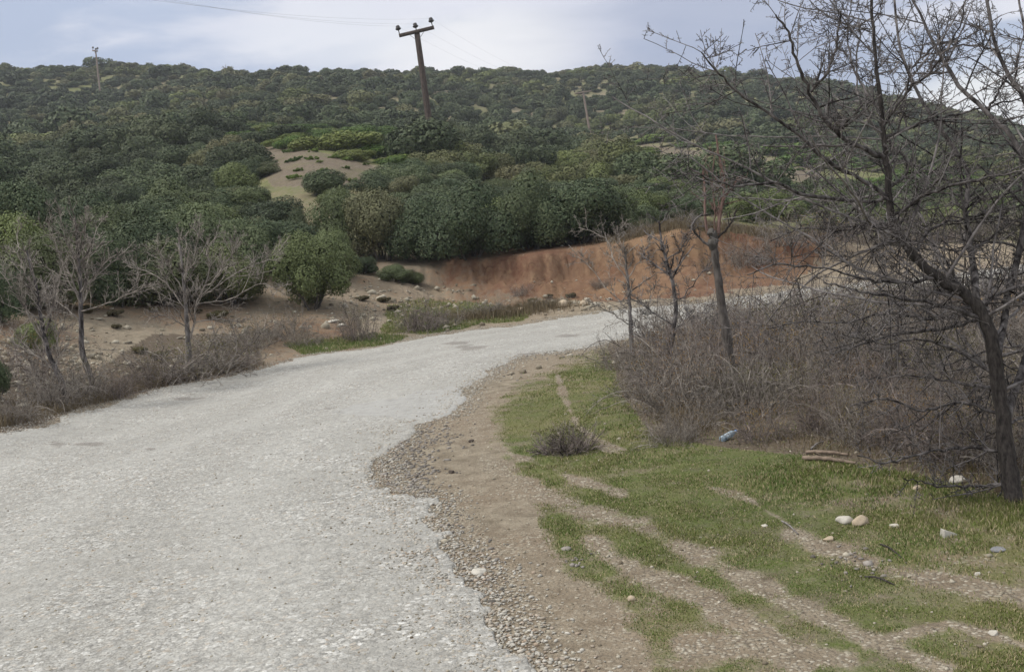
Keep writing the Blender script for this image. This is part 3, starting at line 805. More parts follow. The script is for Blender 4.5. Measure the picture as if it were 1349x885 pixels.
# ------------------------------------------------------------------ evergreen shrubs
def shrub_mesh(g, R=1.2, Hh=2.0, lobes=9, leaves=9000, ls=0.075, inner=900, name='crown', mat=None, base=0.15):
    """irregular crown: lobes of small leaf sprays, z from the ground"""
    C_, Rl = [], []
    for i in range(lobes):
        a = g.uniform(0, 2 * math.pi); q = math.sqrt(g.uniform(0, 1)) * 0.72
        zc = g.uniform(0.22, 0.78) * (1.05 - 0.45 * q)
        C_.append((q * R * math.cos(a), q * R * math.sin(a), zc * Hh)); Rl.append(g.uniform(0.30, 0.48) * min(R, Hh * 0.62) * 1.05)
    C_ = np.array(C_); Rl = np.array(Rl)
    C_[0] = (0, 0, 0.5 * Hh); Rl[0] = min(R, Hh * 0.6) * 0.62
    def leafset(n, r_lo, r_hi, size, culld):
        k = g.choice(lobes, int(n * 1.5), p=Rl ** 2 / (Rl ** 2).sum())
        D = norm(g.normal(0, 1, (len(k), 3)))
        clump = 1 + 0.16 * vnoise(D[:, 0] * 3.1 + k * 5, D[:, 1] * 3.1 + D[:, 2] * 3.3, 3) + 0.04 * vnoise(D[:, 0] * 8 + k, D[:, 1] * 8 + D[:, 2] * 7, 4)
        rad = Rl[k] * clump * (g.uniform(r_lo ** 2, r_hi ** 2, len(k)) ** 0.5)
        P = C_[k] + D * rad[:, None]
        # cull leaves buried deep in another lobe
        dd = np.linalg.norm(P[:, None] - C_[None], axis=-1) / Rl[None]
        ok = (dd.min(1) > culld) & (P[:, 2] > base * g.uniform(0.3, 1.6, len(P)))
        P, D = P[ok][:n], D[ok][:n]
        n = len(P)
        Nn = norm(D * 1.25 + g.normal(0, 0.5, (n, 3)) + [0, 0, 0.25])
        T = norm(np.cross(Nn, g.normal(0, 1, (n, 3)))); B = np.cross(Nn, T)
        s = size * g.uniform(0.55, 1.35, n)[:, None]
        V = np.stack([P - T * s * 0.6, P + B * s * 0.38 + Nn * s * 0.08, P + T * s * 0.7 - Nn * s * 0.1, P - B * s * 0.38 + Nn * s * 0.08], 1).reshape(-1, 3)
        F = np.arange(n * 4).reshape(-1, 4)
        return V, F
    a1 = leafset(leaves, 0.80, 1.06, ls, 0.80)
    a2 = leafset(inner, 0.35, 0.78, ls * 3.0, 0.3)
    V, Fs = joinm([a1, a2])
    return V, Fs
def stems_mesh(g, R, Hh, n=7):
    a = g.uniform(0, 2 * math.pi, n)
    S = np.stack([0.12 * R * np.cos(a), 0.12 * R * np.sin(a), np.full(n, -0.05)], -1)
    D = np.stack([0.45 * np.cos(a), 0.45 * np.sin(a), np.ones(n)], -1)
    P, Rr = strands(S, D, np.full(n, Hh * 0.75) * g.uniform(0.7, 1.1, n), np.full(n, 0.035 * Hh / 2), 6, 0.12, taper=0.3, g=g)
    S2, D2_, L2, R2 = kids(P, Rr, 5, 0.7, 0.5, 0.5, g)
    P2, Rr2 = strands(S2, D2_, L2, R2, 4, 0.15, g=g)
    return joinm([tubes(P, Rr, 6), tubes(P2, Rr2, 3)])
g = np.random.default_rng(21)
VAR = []
for i in range(7):
    Rv = [1.25, 1.05, 1.4, 1.15, 1.3, 1.0, 1.5][i]; Hv = [2.0, 2.2, 1.9, 2.1, 2.3, 1.8, 2.0][i]
    V, Fs = shrub_mesh(g, Rv, Hv, 13 + i % 4, 24000, 0.043, 1400)
    mc = mesh_np('crown', V, Fs, M_leaf, tint=np.zeros(len(V)))
    V, Fs = stems_mesh(g, Rv, Hv)
    VAR.append((mc, mesh_np('stems', V, Fs, M_stem), Rv, Hv))
MIDV = []
for i in range(6):
    V, Fs = shrub_mesh(g, 1.35, 1.9, 9, 15000, 0.052, 900)
    MIDV.append(mesh_np('shrub', V, Fs, M_leaf, tint=np.zeros(len(V))))
LOWV = []
for i in range(3):
    V, Fs = shrub_mesh(g, 1.3, 0.75, 12, 5000, 0.06, 400, base=0.02)
    LOWV.append(mesh_np('low_shrub', V, Fs, M_leaf_low, tint=np.zeros(len(V))))
nearlist = []     # (x, y, radius) occupied
def near_shrub(px, d, wpx, hpx, label, group=None, var=None, lift=0.0, name='evergreen_shrub'):
    P = on_ground(px, d)
    i = var if var is not None else int(g.integers(len(VAR)))
    mc, ms, Rv, Hv = VAR[i]
    sx = wpx / FPX * d / (2 * Rv * 0.98); sz = hpx / FPX * d / (Hv * 0.98)
    t = thing(name, label, 'shrub', (P[0], P[1], P[2] - 0.05 + lift), group, g.uniform(0, 6.28), (sx, sx, sz))
    obj('trunk', ms, t); obj('crown', mc, t)
    nearlist.append((P[0], P[1], sx * Rv))
    return t
NS = [
 # px, depth, width px, height px, label
 (410, 27.9, 112, 108, 'rounded dark evergreen shrub standing alone on the slope left of the pale stones'),
 (620, 33, 150, 97, 'big olive evergreen bush bulging forward over the middle of the cut bank'),
 (700, 33.3, 120, 101, 'tall dark evergreen bush on the bank right of the bulging olive one'),
 (760, 33.5, 130, 101, 'dark evergreen bush on the bank above the tan boulders'),
 (808, 34, 80, 83, 'rightmost dark evergreen bush on the bank, beside the bare tan patch'),
 (560, 34.4, 110, 97, 'evergreen bush behind the left end of the cut bank'),
 (505, 34.4, 110, 101, 'evergreen bush on the slope right of the path between the shrubs'),
 (448, 35, 110, 83, 'evergreen bush just above the lone roadside shrub'),
 (395, 34, 60, 63, 'narrow evergreen bush left of the path between the shrubs'),
 (345, 31.5, 90, 86, 'evergreen bush between the spreading bare tree and the lone slope shrub'),
 (380, 32, 90, 81, 'evergreen bush right behind the lone slope shrub on its left'),
 (440, 31, 80, 72, 'evergreen bush right behind the lone slope shrub on its right'),
 (300, 27.6, 110, 95, 'evergreen bush low on the slope directly right of the spreading bare tree crown'),
 (225, 26.8, 130, 105, 'evergreen bush low on the slope filling the back of the spreading bare tree'),
 (160, 26, 110, 100, 'evergreen bush low on the slope just right of the tall bare tree crown'),
 (60, 24.5, 130, 120, 'evergreen bush low on the slope just left of the tall bare tree crown'),
 (320, 30.5, 90, 95, 'low evergreen bush behind the spreading bare tree'),
 (270, 31.5, 130, 108, 'broad evergreen bush behind the spreading bare tree, on the left of it'),
 (205, 29.5, 130, 105, 'dense evergreen bush between the two bare trees'),
 (150, 31, 120, 104, 'evergreen bush rising right of the tall bare tree'),
 (90, 27.5, 130, 105, 'evergreen bush directly behind the tall bare tree'),
 (25, 26.5, 120, 120, 'dark evergreen bush at the left edge behind the bare trees'),
 (-30, 27.5, 130, 160, 'dark evergreen bush cut by the left edge of the picture'),
 (40, 33, 130, 117, 'tall evergreen bush at the far left, second row up the slope'),
 (135, 36, 130, 86, 'evergreen bush of the second row above the tall bare tree'),
 (215, 37, 130, 86, 'evergreen bush of the second row left of the big round mass'),
 (345, 38, 60, 30, 'small olive evergreen bush below the brown clearing'),
 (670, 37.5, 130, 72, 'evergreen bush of the second row behind the bank, right of the leaning pole foot'),
 (590, 38.5, 130, 66, 'evergreen bush of the second row directly under the leaning pole'),
 (520, 39.5, 110, 52, 'evergreen bush of the second row left of the leaning pole foot'),
 (740, 38.5, 110, 76, 'evergreen bush of the second row above the right half of the bank'),
 (850, 40, 90, 50, 'grey green evergreen bush behind the bare tan patch'),
 (880, 37.5, 45, 22, 'small round evergreen bush on top of the red bank'),
 (236, 46, 150, 79, 'largest round evergreen mass on the slope left of the brown clearing'),
 (290, 47, 90, 50, 'round evergreen bush at the left rim of the brown clearing'),
 (170, 46, 90, 58, 'evergreen bush left of the largest round mass'),
 (520, 32, 50, 25, 'low evergreen sprig patch on the slope under the big bushes'),
 (542, 32.2, 36, 20, 'small low evergreen shrub at the left end of the cut bank'),
 (478, 32.3, 44, 27, 'small low evergreen shrub on the slope beside the path'),
 (-10, 22.5, 90, 100, 'dark evergreen bush low on the slope at the left edge, behind the leftmost bare tree'),
 (28, 24, 60, 60, 'dark evergreen bush between the left edge and the tall bare tree, low on the slope'),
 (-5, 16.5, 50, 62, 'bright green sprouting shrub beside the road at the left edge'),
 (52, 21.5, 60, 45, 'small green shrub between the two leftmost bare trees'),
]
for a in NS:
    near_shrub(*a)

# scattered hill shrubs
g = np.random.default_rng(77)
def scatter():
    out = []
    r = 33.0
    while r < 372:
        sp = 2.05 + min(2.0, (r - 33) * 0.013)
        n = int((0.62 * 2 * r) / sp)
        a = np.linspace(-0.56, 0.54, n) + g.uniform(-0.45, 0.45, n) * sp / r
        rr = r + g.uniform(-0.5, 0.5, n) * sp
        out.append(np.stack([rr * np.sin(a), rr * np.cos(a)], -1))
        r += sp * 0.86
    return np.vstack(out)
S2d = scatter()
x, y = S2d[:, 0], S2d[:, 1]; z = height(x, y)
u, v = proj(np.stack([x, y, z], -1)); r = np.hypot(x, y)
rmv = in_poly(u, v, CLEAR_A) | in_poly(u, v, CLEAR_B) | in_poly(u, v, CLEAR_C)
rmv |= in_poly(u, v, [(355, 385), (382, 262), (350, 246), (392, 246), (395, 300), (440, 345), (455, 385)]) & (r < 55)   # path between the bushes
rmv |= in_poly(u, v, [(830, 330), (835, 262), (1040, 272), (1400, 270), (1400, 350), (1100, 350)]) & (r < 50) & (g.uniform(0, 1, len(x)) < 0.85)
rmv |= (u < 560) & (r < 38)
rf = np.interp(np.arctan2(x, y), BK_AZ, BK_R + BK_W) + 1.3
rmv |= r < rf
for nx, ny, nrr in nearlist:
    rmv |= np.hypot(x - nx, y - ny) < nrr * 0.75
gap = fbm(x, y, 0.06, 3, 44)
rmv |= (gap > 0.72) & (r > 60)
for (pu, pv, su, sv) in [(435, 133, 30, 3), (780, 128, 40, 3), (970, 210, 60, 10), (1080, 235, 120, 9), (1250, 258, 90, 9), (640, 235, 20, 5), (325, 130, 18, 3), (1050, 130, 30, 3)]:
    rmv |= (((u - pu) / su) ** 2 + ((v - pv) / sv) ** 2 < 1)
x, y, z, r, u, v = [q[~rmv] for q in (x, y, z, r, u, v)]
rmv2 = in_poly(u, v, [(335, 230), (420, 205), (520, 225), (530, 300), (500, 335), (360, 335)]) & (r > 36) & (g.uniform(0, 1, len(x)) < 0.8)
x, y, z, r, u, v = [q[~rmv2] for q in (x, y, z, r, u, v)]
lowz = in_poly(u, v, [(300, 170), (560, 178), (560, 215), (500, 235), (330, 200)]) | in_poly(u, v, [(760, 180), (1080, 205), (1349, 250), (1349, 275), (1080, 265), (840, 235), (760, 205)])
order = np.argsort(r)
inview = (u > -40) & (u < 1390) & (v > 0)
near_i = [i for i in order if inview[i]][:225]
near_set = set(near_i)
for i in near_i:
    sc = g.uniform(0.75, 1.25)
    zone = 'left' if u[i] < 345 else ('mid' if u[i] < 840 else 'right')
    if lowz[i] and g.uniform() < 0.7:
        me = LOWV[int(g.integers(3))]; s3 = (sc * 0.8, sc * 0.8, sc * 0.7)
        lab, grp = 'low bright green scrub cushion around the brown clearings on the slope', 'low scrub cushions on the slope'
        nm = 'low_shrub'
    else:
        me = MIDV[int(g.integers(6))]; s3 = (sc * 1.08, sc * 1.08, sc * g.uniform(0.5, 0.9) * (0.8 if u[i] > 840 else 1.0))
        lab = {'left': 'dark evergreen shrub massed on the slope left of the brown clearing',
               'mid': 'evergreen shrub massed on the slope behind the cut bank and around the leaning pole',
               'right': 'evergreen shrub on the slope behind the bare trees on the right'}[zone]
        grp = {'left': 'evergreen shrubs on the left slope', 'mid': 'evergreen shrubs on the slope behind the bank', 'right': 'evergreen shrubs on the right slope'}[zone]
        nm = 'evergreen_shrub'
    o = obj(nm, me, loc=(x[i], y[i], z[i] - 0.1), rot=(0, 0, g.uniform(0, 6.28)), scale=s3)
    tag(o, lab, 'shrub', grp)
# small cushions: on the clearings and on the brown slope by the road
gq = np.random.default_rng(55)
cush = []
for poly, n, d0, d1, s0 in ((CLEAR_A, 26, 44, 80, 0.42), (CLEAR_B, 22, 70, 130, 0.8)):
    k = 0
    while k < n:
        px_, d_ = gq.uniform(poly[0][0] - 5, max(q_[0] for q_ in poly)), gq.uniform(d0, d1)
        P_ = on_ground(px_, d_); uu, vv = proj(P_[None])
        if in_poly(uu, vv, poly)[0]:
            cush.append((P_, s0 * gq.uniform(0.5, 1.3), 'small green scrub cushion on a bare brown clearing of the slope', 'scrub cushions on the clearings', LOWV)); k += 1
for k in range(16):
    P_ = on_ground(gq.uniform(110, 350), gq.uniform(22.0, 27.5))
    cush.append((P_, gq.uniform(0.16, 0.34), 'low dark cushion plant on the brown slope behind the roadside bare trees', 'cushion plants on the left slope', None))
for k in range(12):
    P_ = on_ground(gq.uniform(480, 760), gq.uniform(28.2, 29.5))
    cush.append((P_, gq.uniform(0.14, 0.28), 'low cushion plant on the rough ground below the cut bank', 'cushion plants below the bank', None))
V_, F_ = shrub_mesh(gq, 1.3, 0.75, 12, 5000, 0.07, 300, base=0.02)
cm_ = mesh_np('cushion_plant', V_, F_, leaf_mat('cushion_foliage', (0.10, 0.085, 0.045), (0.14, 0.12, 0.06), (0.19, 0.16, 0.09)), tint=np.zeros(len(V_)))
for P_, s_, lab, grp, vs in cush:
    o = obj('low_shrub' if vs else 'cushion_plant', vs[int(gq.integers(3))] if vs else cm_, loc=P_, rot=(0, 0, gq.uniform(0, 6.28)), scale=(s_, s_, s_ * 0.8))
    tag(o, lab, 'shrub' if vs else 'plant', grp)
# the rest of the scrub on the hill: one mass
rest = np.array([i for i in range(len(x)) if i not in near_set])
def far_variants(g, leaves, ls, inner, k=6, H=1.9, R=1.45):
    return [shrub_mesh(g, R * g.uniform(0.85, 1.2), H, 4 + q_ % 4, leaves, ls, inner) for q_ in range(k)]
Vs, Fsq, Ts, Fm, off = [], [], [], [], 0
lods = [(130, far_variants(g, 4800, 0.082, 200)), (220, far_variants(g, 1300, 0.16, 80)), (9999, far_variants(g, 600, 0.22, 40))]
for i in rest:
    for lim, vs in lods:
        if r[i] < lim: break
    V, Fs = vs[int(g.integers(len(vs)))]
    sc = np.exp(g.normal(0.08, 0.3)) * (1.24 if r[i] > 250 else 1.25 if r[i] > 100 else 1.08)
    a = g.uniform(0, 6.28); c, s = math.cos(a), math.sin(a)
    hh = sc * g.uniform(0.55, 0.95) * (0.8 if r[i] > 250 else 1) * (0.5 if lowz[i] else 1.0)
    Vt = np.empty_like(V); Vt[:, 0] = (V[:, 0] * c - V[:, 1] * s) * sc + x[i]; Vt[:, 1] = (V[:, 0] * s + V[:, 1] * c) * sc + y[i]; Vt[:, 2] = V[:, 2] * hh + z[i] - 0.15
    Fm.append(np.full(len(Fs[0]), 1 if (lowz[i] and g.uniform() < 0.75) else 0, np.int32))
    Vs.append(Vt); Fsq.append(Fs[0] + off); off += len(V)
    tt = 0.5 + 0.5 * vnoise(np.array([x[i] * 0.06]), np.array([y[i] * 0.06]), 9)[0]
    Ts.append(np.full(len(V), (0.7 * tt + 0.3 * g.uniform()), np.float32))
V = np.concatenate(Vs); F = np.concatenate(Fsq); T = np.concatenate(Ts)
print('hill scrub', len(rest), 'faces', len(F))
tag(obj('hillside_scrub', mesh_np('hillside_scrub', V, F, [M_leaf_far, M_leaf_low], tint=T, midx=np.concatenate(Fm))), 'dense dark green evergreen scrub covering the hillside up to the skyline', 'scrub', kind='stuff')

# small trees on the skyline
def sky_tree(px, d, hpx, wpx, label, leafy=True, mat=None):
    P = on_ground(px, d); gg = np.random.default_rng(int(px))
    h = hpx / FPX * d; w = wpx / FPX * d / 2
    t = thing('pine_tree' if leafy else 'bare_tree', label, 'tree', P)
    Pn, Rn = strands(np.zeros((1, 3)), np.array([[0, 0, 1.0]]), np.array([h * 0.8]), np.array([0.16]), 6, 0.05, g=gg)
    S, D, Ln, R0 = kids(Pn, Rn, 14, 0.8, 0.45, 0.5, gg, 0.35, 1.0, 0.2)
    P1, R1 = strands(S, D, Ln, np.maximum(R0, 0.06), 4, 0.1, g=gg)
    if leafy:
        obj('trunk', mesh_np('trunk', *joinm([tubes(Pn, Rn, 6), tubes(P1, R1, 3)]), M_stem), t)
        V, Fs = shrub_mesh(gg, w, h * 0.75, 9, 900, 0.40, 60); V[:, 2] += h * 0.25
        obj('crown', mesh_np('crown', V, Fs, mat or M_leaf_far, tint=np.full(len(V), 0.1)), t)
    else:
        obj('trunk', mesh_np('trunk', *joinm([tubes(Pn, Rn, 6)]), M_thicket_grey), t)
        S, D, Ln, R0 = kids(P1, R1, 8, 0.6, 0.5, 0.7, gg)
        P2, R2 = strands(S, D, Ln, np.maximum(R0, 0.035), 3, 0.1, g=gg)
        obj('crown', mesh_np('crown', *joinm([tubes(P1, R1, 3), tubes(P2, R2, 3)]), M_thicket), t)
sky_tree(686, 338, 20, 26, 'small dark rounded tree on the skyline between the two right poles')
sky_tree(712, 338, 14, 16, 'small dark tree on the skyline, right of the larger rounded one')
sky_tree(300, 312, 20, 22, 'small bare tree standing on the skyline left of the leaning pole', False)
sky_tree(366, 318, 15, 14, 'small olive tree on the skyline, right of the bare one')
sky_tree(0, 318, 14, 14, 'small dark tree on the skyline at the left edge')
sky_tree(94, 318, 12, 14, 'low reddish bare tree on the skyline near the left pole', False)
sky_tree(460, 322, 12, 14, 'tiny bare tree on the skyline midway to the leaning pole', False)

# ------------------------------------------------------------------ power poles and lines
def utility_pole(top, base, rpx0, rpx1, d, label, mat, arm=None):
    B = on_ground(base[0], d); Tp = at(top[0], top[1], d)
    Hh = Tp - B
    t = thing('power_pole', label, 'power pole', B, None)
    Pl, Rl = smoothline([np.array([0, 0, -0.3]), Hh * 0.5, Hh], [rpx0 / FPX * d, (rpx0 + rpx1) / 2 / FPX * d, rpx1 / FPX * d], 8)
    V, Fq = tubes(Pl, Rl, 12)
    cap = np.arange(len(V) - 12, len(V))[None]
    obj('post', mesh_np('post', V, [Fq, cap], mat, smooth=False), t)
    tops = []
    if arm:
        A0 = at(arm[0][0], arm[0][1], d) - B; A1 = at(arm[1][0], arm[1][1], d) - B
        A0 += [0, -0.16, 0]; A1 += [0, -0.16, 0]
        ax = norm(A1 - A0); upv = norm(np.cross(ax, [0, 1, 0])) * -1
        if upv[2] < 0: upv = -upv
        ny = np.cross(ax, upv)
        hw = arm[2] / FPX * d / 2
        V = np.array([q + sy * ny * hw * 0.8 + sz * upv * hw for q in (A0, A1) for sy, sz in ((-1, -1), (1, -1), (1, 1), (-1, 1))])
        Fq = np.array([[0, 1, 2, 3], [7, 6, 5, 4], [0, 4, 5, 1], [1, 5, 6, 2], [2, 6, 7, 3], [3, 7, 4, 0]])
        obj('crossarm', mesh_np('crossarm', V, Fq, mat), t)
        mid = (A0 + A1) / 2
        for k, q in enumerate((A0 + ax * 0.06, Hh + [0, -0.05, 0.0], A1 - ax * 0.10)):
            s = hw / 0.07
            base_ = q + upv * (hw if k != 1 else 0.0)
            prof = [(0.0, 0.018), (0.16, 0.018), (0.16, 0.05), (0.19, 0.10), (0.24, 0.115), (0.27, 0.075), (0.31, 0.085), (0.36, 0.06), (0.38, 0.0)]
            Pp = np.array([[base_ + upv * h_ * s * 1.0 for h_, _ in prof]]); Rp = np.array([[max(rr_, 0.001) * s * 1.1 for _, rr_ in prof]])
            obj('insulator', mesh_np('insulator', *joinm([tubes(Pp, Rp, 10)]), M_ins, smooth=True), t)
            tops.append(B + base_ + upv * 0.33 * s)
        dirp = norm(Hh)
        for sgn, q in ((-1, A0), (1, A1)):
            a_ = mid + (q - mid) * 0.5; b_ = Hh - dirp * 0.75 + [0, -0.16, 0]
            obj('brace', mesh_np('brace', *joinm([tubes(np.array([[a_, (a_ + b_) / 2, b_]]), np.full((1, 3), 0.018), 4)]), M_metal), t)
    return t, tops
p1, tops1 = utility_pole((549, 42), (573, 200), 4.6, 3.6, 85, 'dark brown leaning wooden power pole with crossarm and three insulators, nearest of the poles', M_pole, arm=((526, 48), (572, 37), 4.2))
p2, tops2 = utility_pole((768, 121), (779, 190), 1.7, 1.2, 190, 'pale weathered power pole on the hillside right of the leaning pole', M_pole_pale, arm=((757, 124), (779, 120), 1.3))
p3, tops3 = utility_pole((126, 68), (133, 120), 1.3, 0.9, 245, 'thin pale power pole near the skyline on the left', M_pole_pale, arm=((122, 67), (129, 68), 1.6))
ends = [at(-60, -60, 40), at(-50, -48, 40), at(-40, -36, 40)]
def wire(a, b, sag, label, rad=0.004):
    t = np.linspace(0, 1, 30)[:, None]
    P = a * (1 - t) + b * t; P[:, 2] -= 4 * sag * (t * (1 - t))[:, 0]
    V, Fs = joinm([tubes(P[None], np.full((1, 30), rad), 4)])
    tag(obj('power_line', mesh_np('power_line', V, Fs, M_wire, smooth=True)), label, 'wire', 'power lines on the leaning pole')
for k, nm in enumerate(('left', 'middle', 'right')):
    wire(tops1[k], ends[k], 0.6, 'thin wire from the %s insulator of the leaning pole to the upper left sky' % nm)
    wire(tops1[k], tops2[k], 1.5, 'thin wire from the %s insulator of the leaning pole to the pale pole' % nm)

# ------------------------------------------------------------------ bare trees
def spray(P, R, g, levels, sides_last=3):
    """grow twig levels from parent strands; levels: (per, ang, lf, rf, nseg, wander, up, rmin, t0)"""
    out = []
    for (per, ang, lf, rf_, nseg, wan, up, rmin, t0) in levels:
        S, D, Ln, R0 = kids(P, R, per, ang, lf, rf_, g, t0, 1.0, up, None, rmin)
        P, R = strands(S, D, Ln, R0, nseg, wan, (0, 0, up * 0.25), 0.45, g)
        R = np.maximum(R, rmin * 0.7)
        out.append(tubes(P, R, 3 if R0.mean() < 0.008 else 5))
    return out
def pixline(pts, d0, d1):
    n = len(pts); ds = np.linspace(d0, d1, n)
    return np.array([at(p[0], p[1], d) for p, d in zip(pts, ds)])
g = np.random.default_rng(404)
# --- the big dark tree at the right
Bh = ground_at(1337, 662); dH = Bh[1]
tpts = [(1337, 665), (1328, 610), (1318, 530), (1303, 440), (1284, 398), (1237, 366), (1197, 330), (1174, 285), (1169, 225), (1165, 180), (1156, 95), (1148, 0), (1143, -90)]
tr = np.array([17, 13, 12, 11, 10.5, 9, 7.6, 6.6, 5.4, 4.6, 3.3, 2.4, 1.5]) / FPX * dH
k_ = np.linspace(dH, dH + 0.5, len(tpts))
T3 = np.array([at(p[0], p[1], d) for p, d in zip(tpts, k_)])
T3[0, 2] = Bh[2] - 0.05
hero = thing('bare_tree', 'large dark leafless thorny tree with curved trunk standing at the right edge of the grass', 'tree', Bh)
Pt, Rt = smoothline(T3 - Bh, tr, 60, 0.004, g)
Rt *= 0.80
Rt *= 1 + 0.10 * vnoise(np.arange(61) * 0.9, np.zeros(61), 8)
lev2 = [(7, 0.95, 0.24, 0.55, 5, 0.22, 0.12, 0.0022, 0.1), (6, 0.95, 0.30, 0.6, 4, 0.25, 0.05, 0.0016, 0.1)]
obj('trunk', mesh_np('trunk', *joinm([tubes(Pt, Rt, 12)]), M_bark_dark, smooth=True), hero)
tw = spray(Pt[:, 38:], Rt[:, 38:], g, [(30, 1.0, 0.17, 0.35, 6, 0.2, 0.1, 0.004, 0.05), (7, 0.9, 0.3, 0.6, 4, 0.25, 0.1, 0.0022, 0.1), (4, 0.9, 0.35, 0.6, 3, 0.3, 0.0, 0.0016, 0.1)])
obj('trunk_twigs', mesh_np('trunk_twigs', *joinm(tw), M_twig_dark), hero)
LIMBS = [
 ([(1168, 205), (1120, 188), (1090, 162), (1068, 122), (1050, 85), (1040, 45), (1022, 20)], 5.0, 1.6, 0.0, -0.5),
 ([(1068, 122), (1092, 92), (1103, 50), (1108, 15)], 2.6, 1.2, -0.3, -0.5),
 ([(1170, 262), (1140, 240), (1092, 212), (1038, 168), (978, 127), (950, 100), (924, 69)], 4.2, 1.2, 0.0, -0.9),
 ([(1172, 272), (1140, 266), (1060, 257), (1022, 241), (970, 246), (935, 236), (908, 222)], 4.0, 1.2, 0.1, -0.7),
 ([(1176, 180), (1215, 163), (1255, 152), (1292, 143), (1349, 128)], 3.2, 1.6, 0.0, 0.8),
 ([(1286, 400), (1280, 330), (1272, 270), (1272, 220), (1225, 150), (1193, 88), (1180, 20), (1176, -30)], 6.5, 1.8, 0.1, 0.9),
 ([(1310, 470), (1330, 380), (1352, 280), (1340, 190), (1300, 150), (1262, 110), (1240, 76), (1205, 5), (1190, -30)], 7.5, 2.0, 0.1, 1.0),
 ([(1322, 560), (1362, 430), (1385, 300), (1365, 180), (1345, 125), (1313, 66), (1300, 0), (1296, -50)], 8.0, 2.0, 0.1, 0.6),
 ([(1362, 430), (1390, 250), (1375, 120), (1350, 40), (1335, -40)], 5.0, 2.0, 0.3, 1.2),
 ([(1296, 418), (1240, 402), (1180, 392), (1130, 383), (1085, 372)], 4.0, 1.2, 0.0, -0.8),
 ([(1306, 425), (1250, 432), (1185, 440), (1130, 455), (1094, 466)], 3.5, 1.2, 0.0, -0.4),
 ([(1298, 412), (1230, 420), (1170, 412), (1110, 425), (1060, 424), (1010, 433)], 3.4, 1.1, 0.1, 0.9),
 ([(1300, 480), (1260, 462), (1212, 448), (1160, 452), (1110, 440)], 3.2, 1.1, 0.0, -0.7),
 ([(1182, 300), (1145, 296), (1105, 305), (1060, 300), (1015, 318)], 3.0, 1.0, 0.0, 0.5),
 ([(1230, 362), (1190, 372), (1140, 368), (1080, 352), (1020, 350), (985, 362)], 3.2, 1.0, 0.0, -0.8),
 ([(1200, 335), (1230, 300), (1285, 285), (1349, 270)], 3.6, 1.4, 0.0, 0.6),
 ([(1290, 400), (1320, 385), (1360, 372), (1410, 350)], 4.0, 1.8, 0.0, -0.3),
 ([(1175, 290), (1215, 260), (1255, 245), (1310, 232), (1360, 220)], 3.4, 1.4, 0.0, -0.6),
 ([(1166, 165), (1195, 120), (1225, 95), (1262, 40), (1275, -20)], 3.0, 1.2, 0.0, -0.4),
 ([(1163, 150), (1135, 110), (1118, 62), (1122, 0)], 2.6, 1.2, 0.0, 0.5),
 ([(1172, 250), (1196, 218), (1140, 150), (1128, 95), (1135, 30)], 3.0, 1.2, 0.0, 0.6),
 ([(1325, 600), (1270, 590), (1220, 596), (1170, 610), (1130, 600)], 3.6, 1.1, 0.0, -0.5),
 ([(1330, 625), (1290, 640), (1240, 640), (1190, 630)], 3.2, 1.0, 0.0, -0.4),
 ([(1318, 540), (1265, 530), (1215, 540), (1165, 525), (1120, 535)], 3.4, 1.0, 0.0, -0.3),
 ([(1312, 500), (1265, 505), (1200, 495), (1140, 500)], 3.2, 1.0, 0.0, 0.5),
]
KCAP[0] = 0.62
lab_l = [(17, 1.0, 0.36, 0.55, 6, 0.08, 0.05, 0.0026, 0.05), (9, 1.1, 0.34, 0.65, 3, 0.10, 0.03, 0.0021, 0.06), (6, 1.2, 0.22, 0.75, 2, 0.1, 0.0, 0.0018, 0.1)]
LIMBS += [
 ([(1352, 330), (1310, 318), (1262, 330), (1205, 318), (1150, 322)], 3.0, 1.0, 0.4, -0.3),
 ([(1345, 250), (1300, 262), (1240, 255), (1185, 268), (1130, 258)], 2.8, 1.0, 0.5, 0.9),
 ([(1270, 215), (1230, 225), (1185, 212), (1130, 222), (1080, 212)], 2.8, 1.0, 0.8, 1.2),
 ([(1280, 330), (1325, 300), (1365, 292)], 2.8, 1.2, 0.7, 0.3),
 ([(1230, 150), (1262, 175), (1310, 190), (1360, 188)], 2.6, 1.0, 0.8, 1.2),
 ([(1300, 150), (1325, 105), (1360, 80)], 2.6, 1.0, 0.8, 0.3),
 ([(1200, 90), (1235, 60), (1270, 52), (1320, 20)], 2.4, 1.0, 0.7, 1.2),
 ([(1315, 66), (1270, 60), (1225, 72), (1190, 60)], 2.4, 1.0, 0.6, 1.1),
 ([(1322, 560), (1362, 545), (1400, 560)], 2.6, 1.0, 0.0, 0.4),
 ([(1352, 455), (1300, 462), (1245, 480), (1180, 470)], 2.8, 1.0, 0.9, 1.2),
 ([(1345, 370), (1290, 365), (1230, 345), (1160, 352)], 2.8, 1.0, 1.0, 1.4),
]
for pts, w0, w1, da, db in LIMBS:
    base_d = dH + 0.35
    L3 = pixline(pts, base_d + da, base_d + db) - Bh
    # start exactly on the trunk when near it
    j = np.argmin(np.linalg.norm(Pt[0] - L3[0], axis=1))
    if np.linalg.norm(Pt[0, j] - L3[0]) < 0.5: L3[0] = Pt[0, j]
    Pl, Rl = smoothline(L3, np.linspace(w0 * 0.75, w1 * 0.75, len(pts)) / FPX * dH, 26, 0.004, g)
    Rl *= 1 + 0.12 * g.normal(0, 1, Rl.shape).clip(-1, 1)
    ms = [tubes(Pl, Rl, 7)] + spray(Pl, Rl, g, lab_l)
    obj('limb', mesh_np('limb', *joinm(ms), M_twig_dark), hero)

